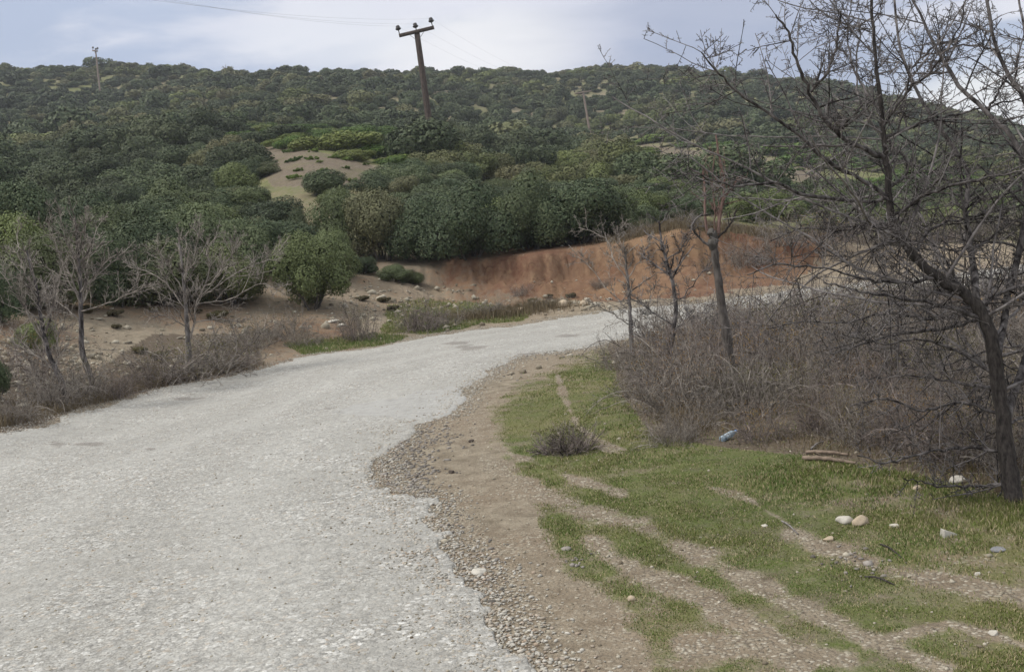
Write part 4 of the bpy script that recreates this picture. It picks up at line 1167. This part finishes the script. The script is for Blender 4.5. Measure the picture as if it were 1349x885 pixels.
# further limbs filling the crown round the trunk
Sx, Dx, Lx, Rx = kids(Pt, Rt, 36, 1.35, 0.3, 0.4, g, 0.16, 0.95, 0.05)
Lx = g.uniform(0.7, 1.9, len(Lx))
for q in range(len(Sx)):
    if Dx[q][1] < -0.5: Dx[q][1] *= -1
    if Dx[q][2] < -0.25: Dx[q][2] *= -0.6
    Pl, Rl = strands(Sx[q:q + 1], Dx[q:q + 1], Lx[q:q + 1], np.clip(Rx[q:q + 1], 0.005, 0.010), 14, 0.08, (0, 0, 0.02), 0.35, g)
    obj('limb', mesh_np('limb', *joinm([tubes(Pl, Rl, 6)] + spray(Pl, Rl, g, [(9,) + lab_l[0][1:]] + lab_l[1:])), M_twig_dark), hero)

def bare_tree(name, label, base_px, d, trunk_pts, w, limbs, mat, levels, group=None, twigmat=None, nseg=24, dspread=0.6, extra=None):
    """trunk and limbs drawn as pixel lines at depth d, twigs grown on them; w = (base px radius, top px radius)"""
    B = on_ground(base_px, d)
    t = thing(name, label, 'tree', B, group)
    T3 = pixline(trunk_pts, d, d + 0.1); T3[0, 2] = min(T3[0, 2], B[2] - 0.03)
    Pt, Rt = smoothline(T3 - B, np.linspace(w[0] * 0.72, w[1] * 0.72, len(trunk_pts)) / FPX * d, nseg, 0.004, g)
    tm = twigmat or mat
    tl = spray(Pt[:, nseg // 2:], Rt[:, nseg // 2:], g, [(14,) + levels[0][1:2] + (0.45,) + levels[0][3:]] + list(levels[1:]))
    V, Fs = joinm([tubes(Pt, Rt, 8)]); nt_ = sum(len(q) for q in Fs)
    V, Fs = joinm([tubes(Pt, Rt, 8)] + tl)
    mi = np.ones(sum(len(q) for q in Fs), np.int32); mi[:nt_] = 0
    obj('trunk', mesh_np('trunk', V, Fs, [mat, tm], smooth=True, midx=mi), t)
    for pts, w0, w1 in limbs:
        dd = g.uniform(-dspread, dspread)
        L3 = pixline(pts, d + 0.03, d + dd) - B
        Pl, Rl = smoothline(L3, np.linspace(w0 * 0.44, w1 * 0.44, len(pts)) / FPX * d, 14, 0.01, g)
        obj('limb', mesh_np('limb', *joinm([tubes(Pl, Rl, 5)] + spray(Pl, Rl, g, levels)), tm), t)
    return t
KCAP[0] = 9.0
# pollarded tree with red shoots
dP = 10.8
Bp = on_ground(968, dP)
pol = thing('pollarded_tree', 'slim pollarded tree with a knobbly grey head and upright reddish shoots', 'tree', Bp)
tp = [(969, 535), (964, 500), (957, 440), (948, 380), (943, 345), (940, 322)]
P3 = pixline(tp, dP, dP) - Bp; P3[0, 2] = -0.05
Pt, Rt = smoothline(P3, np.array([7.6, 6.6, 6.0, 5.2, 4.8, 4.8]) / FPX * dP, 30, 0.002, g)
Rt *= 1 + 0.08 * g.normal(0, 1, Rt.shape).clip(-1, 1)
obj('trunk', mesh_np('trunk', *joinm([tubes(Pt, Rt, 12)]), bark_mat('mottled_bark', (0.03, 0.025, 0.022), (0.13, 0.115, 0.105), 22), smooth=True), pol)
Kn = pixline([(941, 328), (939, 320), (941, 312), (937, 306), (938, 302)], dP, dP) - Bp
Pk, Rk = smoothline(Kn, np.array([5, 7.2, 5.2, 6.6, 3]) / FPX * dP, 16, 0.003, g)
obj('knobbly_head', mesh_np('knobbly_head', *joinm([tubes(Pk, Rk, 12)]), M_stem, smooth=True), pol)
for pts, w0, w1, mt in [([(934, 312), (930, 292), (928, 255), (927, 222)], 3.2, 1.6, M_bark_red), ([(946, 308), (949, 275), (956, 258), (966, 246)], 4.0, 2.0, M_bark_red),
                    ([(935, 324), (922, 314), (912, 300), (916, 290), (926, 282)], 3.0, 1.6, M_twig_dark), ([(944, 315), (957, 302), (965, 290), (971, 276)], 3.0, 1.5, M_bark_dark),
                    ([(947, 300), (951, 270), (955, 245), (951, 222), (946, 200), (943, 178)], 3.0, 1.6, M_bark_red), ([(966, 246), (972, 238), (984, 232)], 1.6, 0.9, M_bark_red),
                    ([(940, 312), (942, 280), (938, 240), (941, 205)], 1.6, 0.9, M_bark_red)]:
    L3 = pixline(pts, dP, dP + g.uniform(-0.25, 0.25)) - Bp
    Pl, Rl = smoothline(L3, np.linspace(w0 * 0.62, w1 * 0.7, len(pts)) / FPX * dP, 14, 0.004, g)
    obj('shoot', mesh_np('shoot', *joinm([tubes(Pl, Rl, 6)] + spray(Pl, Rl, g, [(9, 0.7, 0.35, 0.5, 5, 0.15, 0.2, 0.0026, 0.2), (5, 0.8, 0.4, 0.6, 3, 0.2, 0.1, 0.002, 0.2)])), mt), pol)

LV = [(16, 0.85, 0.34, 0.55, 5, 0.18, 0.15, 0.0036, 0.12), (8, 0.85, 0.38, 0.6, 4, 0.22, 0.12, 0.0026, 0.1), (4, 0.9, 0.4, 0.7, 3, 0.25, 0.05, 0.0020, 0.1)]
bare_tree('bare_tree', 'thin dark leafless tree just left of the pollarded one', 885, 12.6, [(884, 505), (884, 460), (890, 410), (883, 360), (872, 325), (868, 290)], (5.5, 1.5),
          [([(884, 400), (900, 390), (925, 360), (945, 340)], 2.2, 1), ([(874, 345), (896, 330), (910, 315), (920, 292)], 2.2, 1), ([(888, 430), (860, 410), (835, 395), (815, 398)], 2.2, 1), ([(886, 440), (915, 415), (955, 412)], 2.0, .9), ([(880, 360), (855, 345), (848, 330)], 1.8, .9), ([(886, 450), (850, 445), (835, 425)], 2, .9)],
          M_twig_dark, LV)
bare_tree('bare_tree', 'greyish leafless thorn tree with arching branches reaching over the road edge', 832, 14.0, [(835, 490), (832, 450), (830, 405), (826, 360), (822, 325)], (5, 1.4),
          [([(830, 410), (800, 380), (775, 350), (758, 338)], 1.8, .9), ([(828, 375), (808, 340), (796, 312), (762, 300)], 1.8, .9), ([(832, 430), (800, 410), (775, 400)], 1.8, .9), ([(828, 365), (850, 330), (858, 310)], 1.7, .9), ([(832, 440), (855, 400), (865, 370)], 1.8, .9), ([(826, 350), (815, 310), (825, 296)], 1.5, .8)],
          M_bark_grey, LV, twigmat=M_thicket_grey)
# left bare trees
LVl = [(14, 0.75, 0.45, 0.6, 5, 0.13, 0.20, 0.0048, 0.05), (8, 0.8, 0.45, 0.65, 4, 0.16, 0.18, 0.0038, 0.1), (3, 0.8, 0.45, 0.75, 3, 0.22, 0.1, 0.0030, 0.1)]
bare_tree('bare_tree', 'grey leafless tree with forked dark trunk, leftmost of the bare trees by the road', 86, 17.2, [(88, 532), (80, 500), (66, 470), (56, 430), (48, 380), (35, 330)], (6, 1.8),
          [([(76, 490), (50, 470), (25, 455), (-10, 430)], 2.8, 1.1), ([(64, 465), (40, 420), (15, 380), (-5, 350)], 2.6, 1.1), ([(56, 430), (75, 390), (80, 345)], 2.2, 1), ([(74, 480), (75, 440), (70, 400)], 2.4, 1), ([(50, 390), (30, 350), (22, 310)], 2, 1), ([(82, 510), (60, 500), (30, 480), (0, 482)], 2.4, 1)],
          M_twig_dark, LVl, twigmat=M_thicket_grey)
bare_tree('bare_tree', 'tallest grey leafless tree left of the road with upright branches', 125, 18.5, [(130, 530), (118, 495), (108, 460), (107, 420), (106, 380), (103, 330), (98, 285)], (6.5, 1.8),
          [([(107, 400), (90, 370), (75, 330), (62, 292)], 2.6, 1.1), ([(106, 385), (125, 365), (150, 345), (170, 325)], 2.6, 1.1), ([(105, 370), (120, 330), (128, 290)], 2.4, 1), ([(107, 410), (140, 400), (175, 385), (200, 372)], 2.4, 1), ([(104, 350), (88, 320), (80, 280)], 2.2, 1), ([(107, 425), (80, 400), (60, 392)], 2.2, 1), ([(103, 340), (112, 310), (112, 275)], 2, .9)],
          M_twig_dark, LVl, twigmat=M_thicket_grey)
bare_tree('bare_tree', 'wide spreading grey leafless tree rising from a mound of brush left of the road', 250, 20.5, [(250, 478), (248, 450), (246, 420), (244, 390), (240, 350), (236, 312)], (5.5, 1.6),
          [([(250, 450), (256, 420), (262, 390), (280, 370), (300, 352)], 3, 1.3), ([(264, 390), (275, 355), (272, 330), (285, 312)], 2.6, 1.2), ([(246, 410), (225, 380), (200, 360), (170, 352)], 2.2, 1), ([(244, 390), (222, 350), (205, 325)], 2.2, 1), ([(276, 385), (310, 360), (345, 345), (372, 340)], 2.4, 1),
           ([(262, 400), (300, 395), (340, 375), (365, 380)], 2.2, 1), ([(242, 365), (258, 330), (262, 300)], 2, .9), ([(280, 372), (305, 335), (312, 312)], 2, .9), ([(245, 430), (215, 415), (190, 420)], 2, .9), ([(255, 425), (290, 420), (320, 425)], 2, .9)],
          M_bark_grey, LVl, twigmat=M_thicket_grey, dspread=1.0)

# ------------------------------------------------------------------ bare brush and thickets
def brush_mesh(g, R=0.8, Hh=0.9, n=110, rad=0.0035, lean=0.9, mesh_mat=None, levels=None, name='twigs'):
    a = g.uniform(0, 2 * math.pi, n); q = np.sqrt(g.uniform(0, 1, n)) * 0.75
    S = np.stack([q * R * np.cos(a), q * R * np.sin(a), np.full(n, -0.02)], -1)
    D = np.stack([lean * q * np.cos(a), lean * q * np.sin(a), np.ones(n)], -1) + g.normal(0, 0.35, (n, 3))
    Ln = Hh * g.uniform(0.5, 1.25, n)
    P, Rr = strands(S, D, Ln, np.full(n, rad) * np.exp(g.normal(0.1, 0.65, n)), 7, 0.22, (0, 0, -0.06), 0.4, g)
    levels = levels or [(7, 0.8, 0.42, 0.6, 4, 0.25, 0.0, rad * 0.6, 0.1), (4, 0.9, 0.42, 0.7, 3, 0.3, 0, rad * 0.5, 0.1)]
    ex = []
    if n < 200:
        m_ = 9; a = g.uniform(0, 6.28, m_)
        S = np.stack([0.4 * R * np.cos(a), 0.4 * R * np.sin(a), np.zeros(m_)], -1); a = a + g.normal(0, 0.8, m_)
        D = np.stack([0.8 * np.cos(a), 0.8 * np.sin(a), np.full(m_, 0.9)], -1)
        Pe, Re = strands(S, D, Hh * g.uniform(1.1, 1.9, m_), np.full(m_, rad * 1.9), 12, 0.12, (0, 0, -0.14), 0.4, g)
        ex = [tubes(Pe, Re, 5)] + spray(Pe, Re, g, [(9, 0.9, 0.25, 0.5, 4, 0.2, 0.0, rad * 0.6, 0.2)])
    return joinm([tubes(P, Rr, 4)] + spray(P, Rr, g, levels) + ex)
def leafbits(g, R, Hh, n, s, zlo=0.1):
    P = np.stack([g.normal(0, R * 0.45, n), g.normal(0, R * 0.45, n), g.uniform(zlo, 0.9, n) * Hh], -1)
    T = norm(g.normal(0, 1, (n, 3))); B = norm(np.cross(T, g.normal(0, 1, (n, 3))))
    V = np.stack([P - T * s, P + B * s * .6, P + T * s, P - B * s * .6], 1).reshape(-1, 3)
    return V, [np.arange(4 * n).reshape(-1, 4)]
g = np.random.default_rng(900)
BRV = []
for i in range(6):
    V, Fs = brush_mesh(g, 0.85, 0.95, [75, 95, 60, 85, 110, 70][i], 0.0042)
    me = mesh_np('twigs', V, Fs, M_thicket if i % 2 else M_thicket_grey)
    V, Fs = leafbits(g, 1.0, 0.85, [1000, 450, 700, 1300, 350, 500][i], 0.014)
    ml = mesh_np('dead_leaves', V, Fs, [M_leaf_olive, M_leaf_brown, M_leaf_brown, M_leaf_olive, M_leaf_brown, M_leaf_orange][i], tint=np.zeros(len(V)))
    BRV.append((me, ml))
def brush(px, d, wpx, hpx, label, group=None, var=None, name='bare_bush', leaves=True):
    P = on_ground(px, d); s = wpx / FPX * d / 2.0; h = hpx / FPX * d / 1.0
    i = int(g.integers(6)) if var is None else var
    t = thing(name, label, 'bush', (P[0], P[1], P[2]), group, g.uniform(0, 6.28), (s, s, h))
    obj('twigs', BRV[i][0], t)
    if leaves: obj('dead_leaves', BRV[i][1], t)
    return t
# right thicket: filled by depth rows
TH = []
rows = [(8.9, 1010, 1200, 60, 95, 60), (9.2, 880, 960, 45, 80, 55), (8.0, 1130, 1260, 60, 110, 60), (9.6, 1120, 1420, 75, 150, 95), (9.9, 985, 1100, 70, 130, 80), (10.6, 890, 1000, 60, 125, 82), (11.4, 900, 1400, 80, 150, 105), (12.6, 890, 1400, 85, 150, 105), (14.0, 880, 1400, 80, 140, 95), (15.8, 910, 1400, 80, 130, 85), (18.0, 960, 1400, 85, 125, 60), (7.6, 1190, 1300, 60, 130, 90), (6.9, 1290, 1400, 60, 150, 110)]
for d, a, b, step, w, h in rows:
    px = a
    while px < b:
        TH.append((px + g.uniform(-15, 15), d + g.uniform(-0.3, 0.3), w * g.uniform(0.85, 1.2), h * g.uniform(0.8, 1.2)))
        px += step
for q in TH:
    front = q[1] < 11
    brush(*q, 'tangled leafless brown bush at the front of the right thicket' if front else 'tangled leafless brown bush inside the right thicket', 'bare bushes of the right thicket')
for q, lab in [((848, 11.8, 80, 70), 'dark twiggy bush at the left tip of the right thicket, beside the road'),
          ((815, 14.5, 70, 50), 'low twiggy bush under the arching grey thorn tree'),
          ((905, 10.4, 110, 70), 'grey brush low at the thicket front, left of the plastic bottle'),
          ((250, 20.2, 170, 70), 'dense mound of grey brush around the foot of the spreading bare tree'),
          ((205, 19.6, 90, 50), 'brown brush at the left side of the grey brush mound'),
          ((300, 21.2, 90, 45), 'grey brush at the right side of the brush mound'),
          ((150, 18.3, 70, 45), 'dry brown brush between the tall bare tree and the mound'),
          ((40, 18.8, 100, 80), 'tall loose grey brush behind the leftmost bare tree'), ((325, 23.5, 100, 55), 'loose grey brush behind the mound, on its right'),
          ((70, 16.9, 90, 70), 'dry brown brush under the leftmost bare tree'),
          ((20, 15.2, 80, 50), 'dry brown brush at the left edge of the road'),
          ((110, 17.9, 90, 75), 'dry brown brush at the foot of the tall bare tree'),
          ((385, 25.0, 60, 48), 'small purple grey leafless bush right of the brush mound'),
          ((350, 24.5, 60, 30), 'low leafless brush between mound and small bush'),
          ((400, 24.2, 60, 25), 'low leafless brush close to the pale stones'),
          ((472, 24.6, 60, 62), 'upright leafless purple grey bush beside the two white slabs'),
          ((555, 25.8, 70, 55), 'grey leafless bush on the green patch across the road'),
          ((590, 26.5, 50, 30), 'low grey brush at the right of the green patch'),
          ((645, 28.3, 70, 30), 'low dark leafless brush between the green patch and the red bank'),
          ((725, 28.4, 50, 18), 'low brush tuft at the foot of the red bank'),
          ((690, 29.9, 34, 20), 'tiny brush tuft clinging to the left part of the red bank face'),
          ((790, 29.8, 30, 18), 'tiny brush tuft clinging to the middle of the red bank face'),
          ((935, 30.3, 44, 24), 'brush tuft clinging to the red bank face behind the pollarded tree'),
          ((845, 32.0, 40, 26), 'small brush tuft on the lip of the red bank, leftmost of three'),
          ((905, 32.0, 55, 28), 'small brush tuft on the lip of the red bank, middle one of three'),
          ((955, 32.3, 50, 30), 'small brush tuft on the lip of the red bank, rightmost of three'),
          ((985, 30.5, 70, 45), 'leafless bush on the right shoulder of the red bank'),
          ((1030, 31.0, 80, 50), 'second leafless bush right of the red bank'),
          ((1085, 31.5, 90, 55), 'leafless bush across the road behind the dark tree branches'),
          ((1150, 32.5, 90, 55), 'grey leafless bush across the road, centre of the row'),
          ((1225, 33.5, 90, 55), 'leafless bush across the road, second from the right of the row'),
          ((1300, 34.5, 100, 60), 'rightmost leafless bush across the road')]:
    brush(*q, lab)
# little dry shrub on the grass
Pd = ground_at(750, 594)
gg = np.random.default_rng(3)
V, Fs = brush_mesh(gg, 0.24, 0.24, 260, 0.002, 1.1, levels=[(5, 0.6, 0.4, 0.7, 3, 0.2, 0, 0.0014, 0.2)])
ds = thing('dry_shrub', 'small brown dry shrub growing alone on the green grass', 'shrub', Pd)
obj('twigs', mesh_np('twigs', V, Fs, M_thicket), ds)
V, Fs = leafbits(gg, 0.26, 0.24, 900, 0.008, 0.15)
obj('leaves', mesh_np('leaves', V, Fs, leaf_mat('olive_sprigs', (0.10, 0.10, 0.04), (0.16, 0.13, 0.06), (0.22, 0.18, 0.09)), tint=np.zeros(len(V))), ds)

# ------------------------------------------------------------------ grass
def blades(P, Ln, Wd, g, lean=0.5):
    n = len(P); a = g.uniform(0, 2 * math.pi, n)
    side = np.stack([np.cos(a), np.sin(a), np.zeros(n)], -1) * Wd[:, None]
    b = g.uniform(0, 2 * math.pi, n); ld = g.uniform(0.1, 1, n) * lean
    tip = np.stack([np.cos(b) * ld, np.sin(b) * ld, np.ones(n)], -1) * Ln[:, None]
    mid = np.stack([np.cos(b) * ld * 0.3, np.sin(b) * ld * 0.3, np.full(n, 0.6)], -1) * Ln[:, None]
    V = np.stack([P - side, P + side, P + mid + side * 0.7, P + mid - side * 0.7, P + tip], 1).reshape(-1, 3)
    k = np.arange(n)[:, None] * 5
    return V, [k + np.array([[0, 1, 2, 3]]), k + np.array([[3, 2, 4]])]
def grass_mat():
    m, t, b = new_mat('grass_blades')
    geo = N(t, 'ShaderNodeNewGeometry'); P = geo.outputs['Position']
    isl = geo.outputs['Random Per Island']
    a = N(t, 'ShaderNodeAttribute'); a.attribute_name = 'tint'
    c = mixc(t, isl, (0.070, 0.118, 0.026), (0.145, 0.200, 0.048))
    c = mixc(t, maprange(t, noise(t, P, 0.9, 4), 0.42, 0.62, 0, 0.7), c, (0.155, 0.155, 0.045))
    dry = maprange(t, mathn(t, 'ADD', mathn(t, 'FRACT', mathn(t, 'MULTIPLY', isl, 13.7)), a.outputs['Fac']), 0.9, 1.0)
    c = mixc(t, dry, c, (0.36, 0.30, 0.18))
    L(t, c, b.inputs['Base Color']); b.inputs['Roughness'].default_value = 0.6
    return m
M_grass = grass_mat()
g = np.random.default_rng(31)
x, y = polar_samples(900000, g, -12, 28, 3.8, 27)
z = height(x, y); rg = regions(x, y, z); rm = road_mask(x, y)
clump = 0.5 + 0.5 * fbm(x, y, 5.0, 4, 120)
p = np.clip((rg[:, 0] - 0.12) * 1.25, 0, 1) * np.clip((clump - 0.22) * 2.2, 0.12, 1)
keep = (g.uniform(0, 1, len(x)) < p) & (rm < -0.05)
x, y, z, rg = x[keep], y[keep], z[keep], rg[keep]; r = np.hypot(x, y)
hk = 0.5 + 0.5 * fbm(x, y, 1.1, 3, 130)
shd = np.exp(-((x - 3.4) / 1.1) ** 2 - ((y - 6.3) / 1.2) ** 2)
Ln = (0.007 + 0.022 * hk ** 2 + 0.03 * shd) * g.uniform(0.6, 1.5, len(x)) * (1 + 0.02 * r); Wd = 0.0011 + 0.00022 * r
tint = np.clip(0.21 + 0.25 * (1 - rg[:, 0]) + 0.12 * fbm(x, y, 0.8, 3, 140), 0, 1)
V, Fs = blades(np.stack([x, y, z - 0.004], -1), Ln, Wd, g, 0.9)
tag(obj('grass', mesh_np('grass', V, Fs, M_grass, tint=np.repeat(tint, 5))), 'short green and olive turf beside the road on the right, crossed by bare ruts', 'grass', kind='stuff')
print('grass', len(x))
# far grass across the road
x, y = polar_samples(160000, g, -22, 8, 19, 33)
z = height(x, y); rg = regions(x, y, z); rm = road_mask(x, y)
keep = (rg[:, 0] > 0.5) & (rm < -0.1)
x, y, z = x[keep], y[keep], z[keep]
V, Fs = blades(np.stack([x, y, z - 0.004], -1), g.uniform(0.03, 0.09, len(x)), np.full(len(x), 0.006), g, 0.9)
tag(obj('grass', mesh_np('grass_far', V, Fs, M_grass, tint=np.full(len(x) * 5, 0.15))), 'green grass patch across the road below the slope', 'grass', kind='stuff')
# tall dry grass: thicket front, left road side, bank top
pts = []
def dg(px, d, wpx, n, h):
    B = on_ground(px, d); w = wpx / FPX * d / 2
    q = g.normal(0, 1, (n, 2)) * [w * 0.6, 0.35]
    pts.append(np.column_stack([B[0] + q[:, 0], B[1] + q[:, 1], np.full(n, h)]))
dg(903, 9.9, 50, 900, 0.13); dg(960, 9.4, 60, 250, 0.06); dg(1130, 8.1, 160, 900, 0.05); dg(1240, 7.3, 120, 900, 0.06); dg(860, 10.8, 60, 200, 0.07); dg(1300, 6.6, 80, 600, 0.06)
dg(1040, 8.6, 120, 400, 0.05)
for px, d in ((10, 14.6), (40, 15.4), (80, 16.6), (120, 17.6), (165, 18.3), (200, 19.0), (240, 19.6), (290, 20.2), (330, 20.8)): dg(px, d, 70, 700, 0.17)
for px, d in ((850, 32.5), (880, 32.5), (930, 32.5), (1000, 33), (1100, 34), (1200, 36), (640, 28), (700, 28), (870, 32), (910, 31.9), (950, 32), (980, 32.2)): dg(px, d, 90, 1500, 0.22)
Q = np.vstack(pts); rm = road_mask(Q[:, 0], Q[:, 1]); Q = Q[rm < -0.1]
zq = height(Q[:, 0], Q[:, 1])
V, Fs = blades(np.column_stack([Q[:, :2], zq - 0.01]), Q[:, 2] * g.uniform(0.4, 1.3, len(Q)), 0.0014 + 0.00022 * np.hypot(Q[:, 0], Q[:, 1]), g, 0.6)
tag(obj('dry_grass', mesh_np('dry_grass', V, Fs, leaf_mat('straw', (0.28, 0.22, 0.13), (0.36, 0.29, 0.18), (0.20, 0.15, 0.10)), tint=np.zeros(len(V)))), 'straw coloured tall dry grass along the thickets and road edges', 'dry grass', kind='stuff')

# ------------------------------------------------------------------ fallen wood, litter
def log(p0, p1, w, label, mat, name='fallen_branch', twigs=2):
    A_ = ground_at(*p0); B_ = ground_at(*p1)
    rr = w / FPX * A_[1] / 2
    mid = (A_ + B_) / 2 + [0, 0.01, 0.01]
    Pl, Rl = smoothline([np.zeros(3) + [0, 0, rr], mid - A_ + [0, 0, rr], B_ - A_ + [0, 0, rr]], [rr, rr * 0.9, rr * 0.6], 12, rr * 0.12, g)
    ms = [tubes(Pl, Rl, 8)] + spray(Pl, Rl, g, [(twigs, 0.8, 0.2, 0.4, 4, 0.2, 0.1, 0.002, 0.2)])
    tag(obj(name, mesh_np(name, *joinm(ms), mat, smooth=True), loc=A_), label, 'fallen branch')
log((1058, 607), (1128, 614), 6.0, 'longer brown fallen log at the edge of the grass below the thicket', bark_mat('rotten_wood', (0.10, 0.075, 0.055), (0.26, 0.20, 0.155), 18))
log((1062, 598), (1118, 602), 5.0, 'shorter fallen log just behind the longer one', bpy.data.materials['rotten_wood'])
log((1068, 594), (1085, 583), 3.0, 'pale broken stick propped against the thicket behind the logs', M_bark_grey, 'stick')
log((1030, 688), (1052, 706), 2.4, 'thin pale curved stick lying in the olive grass', M_bark_grey, 'stick')
log((1140, 762), (1178, 772), 3.0, 'dark stick lying in the gravel rut', M_bark_dark, 'stick')
log((1160, 718), (1190, 738), 2.4, 'dark thin stick lying above the gravel rut', M_bark_dark, 'stick')
log((962, 574), (995, 563), 2.6, 'pale stick leaning out of the thicket next to the bottle', M_bark_grey, 'stick')
def lathe(prof, n=20):
    V = [(x_, r_2 * math.cos(a), r_2 * math.sin(a)) for x_, r_2 in prof for a in np.arange(n) * 2 * math.pi / n]
    m_ = len(prof)
    F = [[i * n + j, i * n + (j + 1) % n, (i + 1) * n + (j + 1) % n, (i + 1) * n + j] for i in range(m_ - 1) for j in range(n)]
    return np.array(V), np.array(F)
Pb = ground_at(960, 580)
bm_, t_, b_ = new_mat('bottle_plastic')
b_.inputs['Base Color'].default_value = (0.42, 0.55, 0.66, 1); b_.inputs['Roughness'].default_value = 0.18
b_.inputs['Transmission Weight'].default_value = 0.45; b_.inputs['Specular IOR Level'].default_value = 0.5
BS = 0.82
bot = thing('plastic_bottle', 'crumpled pale blue plastic bottle lying in the grass at the foot of the thicket', 'bottle', (Pb[0], Pb[1], Pb[2] + 0.035), rz=0.5, scale=(BS, BS, BS))
V, Fq = lathe([(-.10, .001), (-.10, .028), (-.094, .035), (-.06, .034), (-.055, .031), (-.02, .033), (-.015, .030), (.02, .034), (.05, .033), (.075, .020), (.088, .013), (.10, .013)])
V[:, 2] *= 1 - 0.25 * np.exp(-((V[:, 0] + .02) / .03) ** 2)
obj('bottle_body', mesh_np('bottle_body', V, Fq, bm_, smooth=True), bot, rot=(0, -0.25, 0))
V, Fq = lathe([(.098, .001), (.098, .0155), (.112, .0155), (.113, .001)])
obj('cap', mesh_np('cap', V, Fq, plain('cap_plastic', (0.10, 0.25, 0.55), 0.4)), bot, rot=(0, -0.25, 0))
V, Fq = lathe([(-.05, .0345), (.01, .0345)])
V[:, 2] *= 1 - 0.22 * np.exp(-((V[:, 0] + .02) / .03) ** 2)
obj('wrapper', mesh_np('wrapper', V, Fq, plain('bottle_wrapper', (0.42, 0.50, 0.56), 0.5, 0.5, 60), smooth=True), bot, rot=(0, -0.25, 0))

# ------------------------------------------------------------------ air
hm = bpy.data.materials.new('haze_air'); hm.use_nodes = True
for n in list(hm.node_tree.nodes): hm.node_tree.nodes.remove(n)
ho = N(hm.node_tree, 'ShaderNodeOutputMaterial'); hv = N(hm.node_tree, 'ShaderNodeVolumePrincipled')
hv.inputs['Color'].default_value = (0.84, 0.88, 0.95, 1); hv.inputs['Density'].default_value = 0.00045
L(hm.node_tree, hv.outputs[0], ho.inputs['Volume'])
zmin, zmax = float(GZ.min()) - 1, float(GZ.max()) + 12
XB = 3050
Vh = np.array([(a, b, c) for c in (zmin, zmax) for a, b in ((-XB, -XB), (XB, -XB), (XB, XB), (-XB, XB))], float)
Fh = np.array([[3, 2, 1, 0], [4, 5, 6, 7], [0, 1, 5, 4], [1, 2, 6, 5], [2, 3, 7, 6], [3, 0, 4, 7]])
tag(obj('haze', mesh_np('haze', Vh, Fh, hm)), 'thin blue grey air haze over the far hillside', 'haze', kind='stuff')
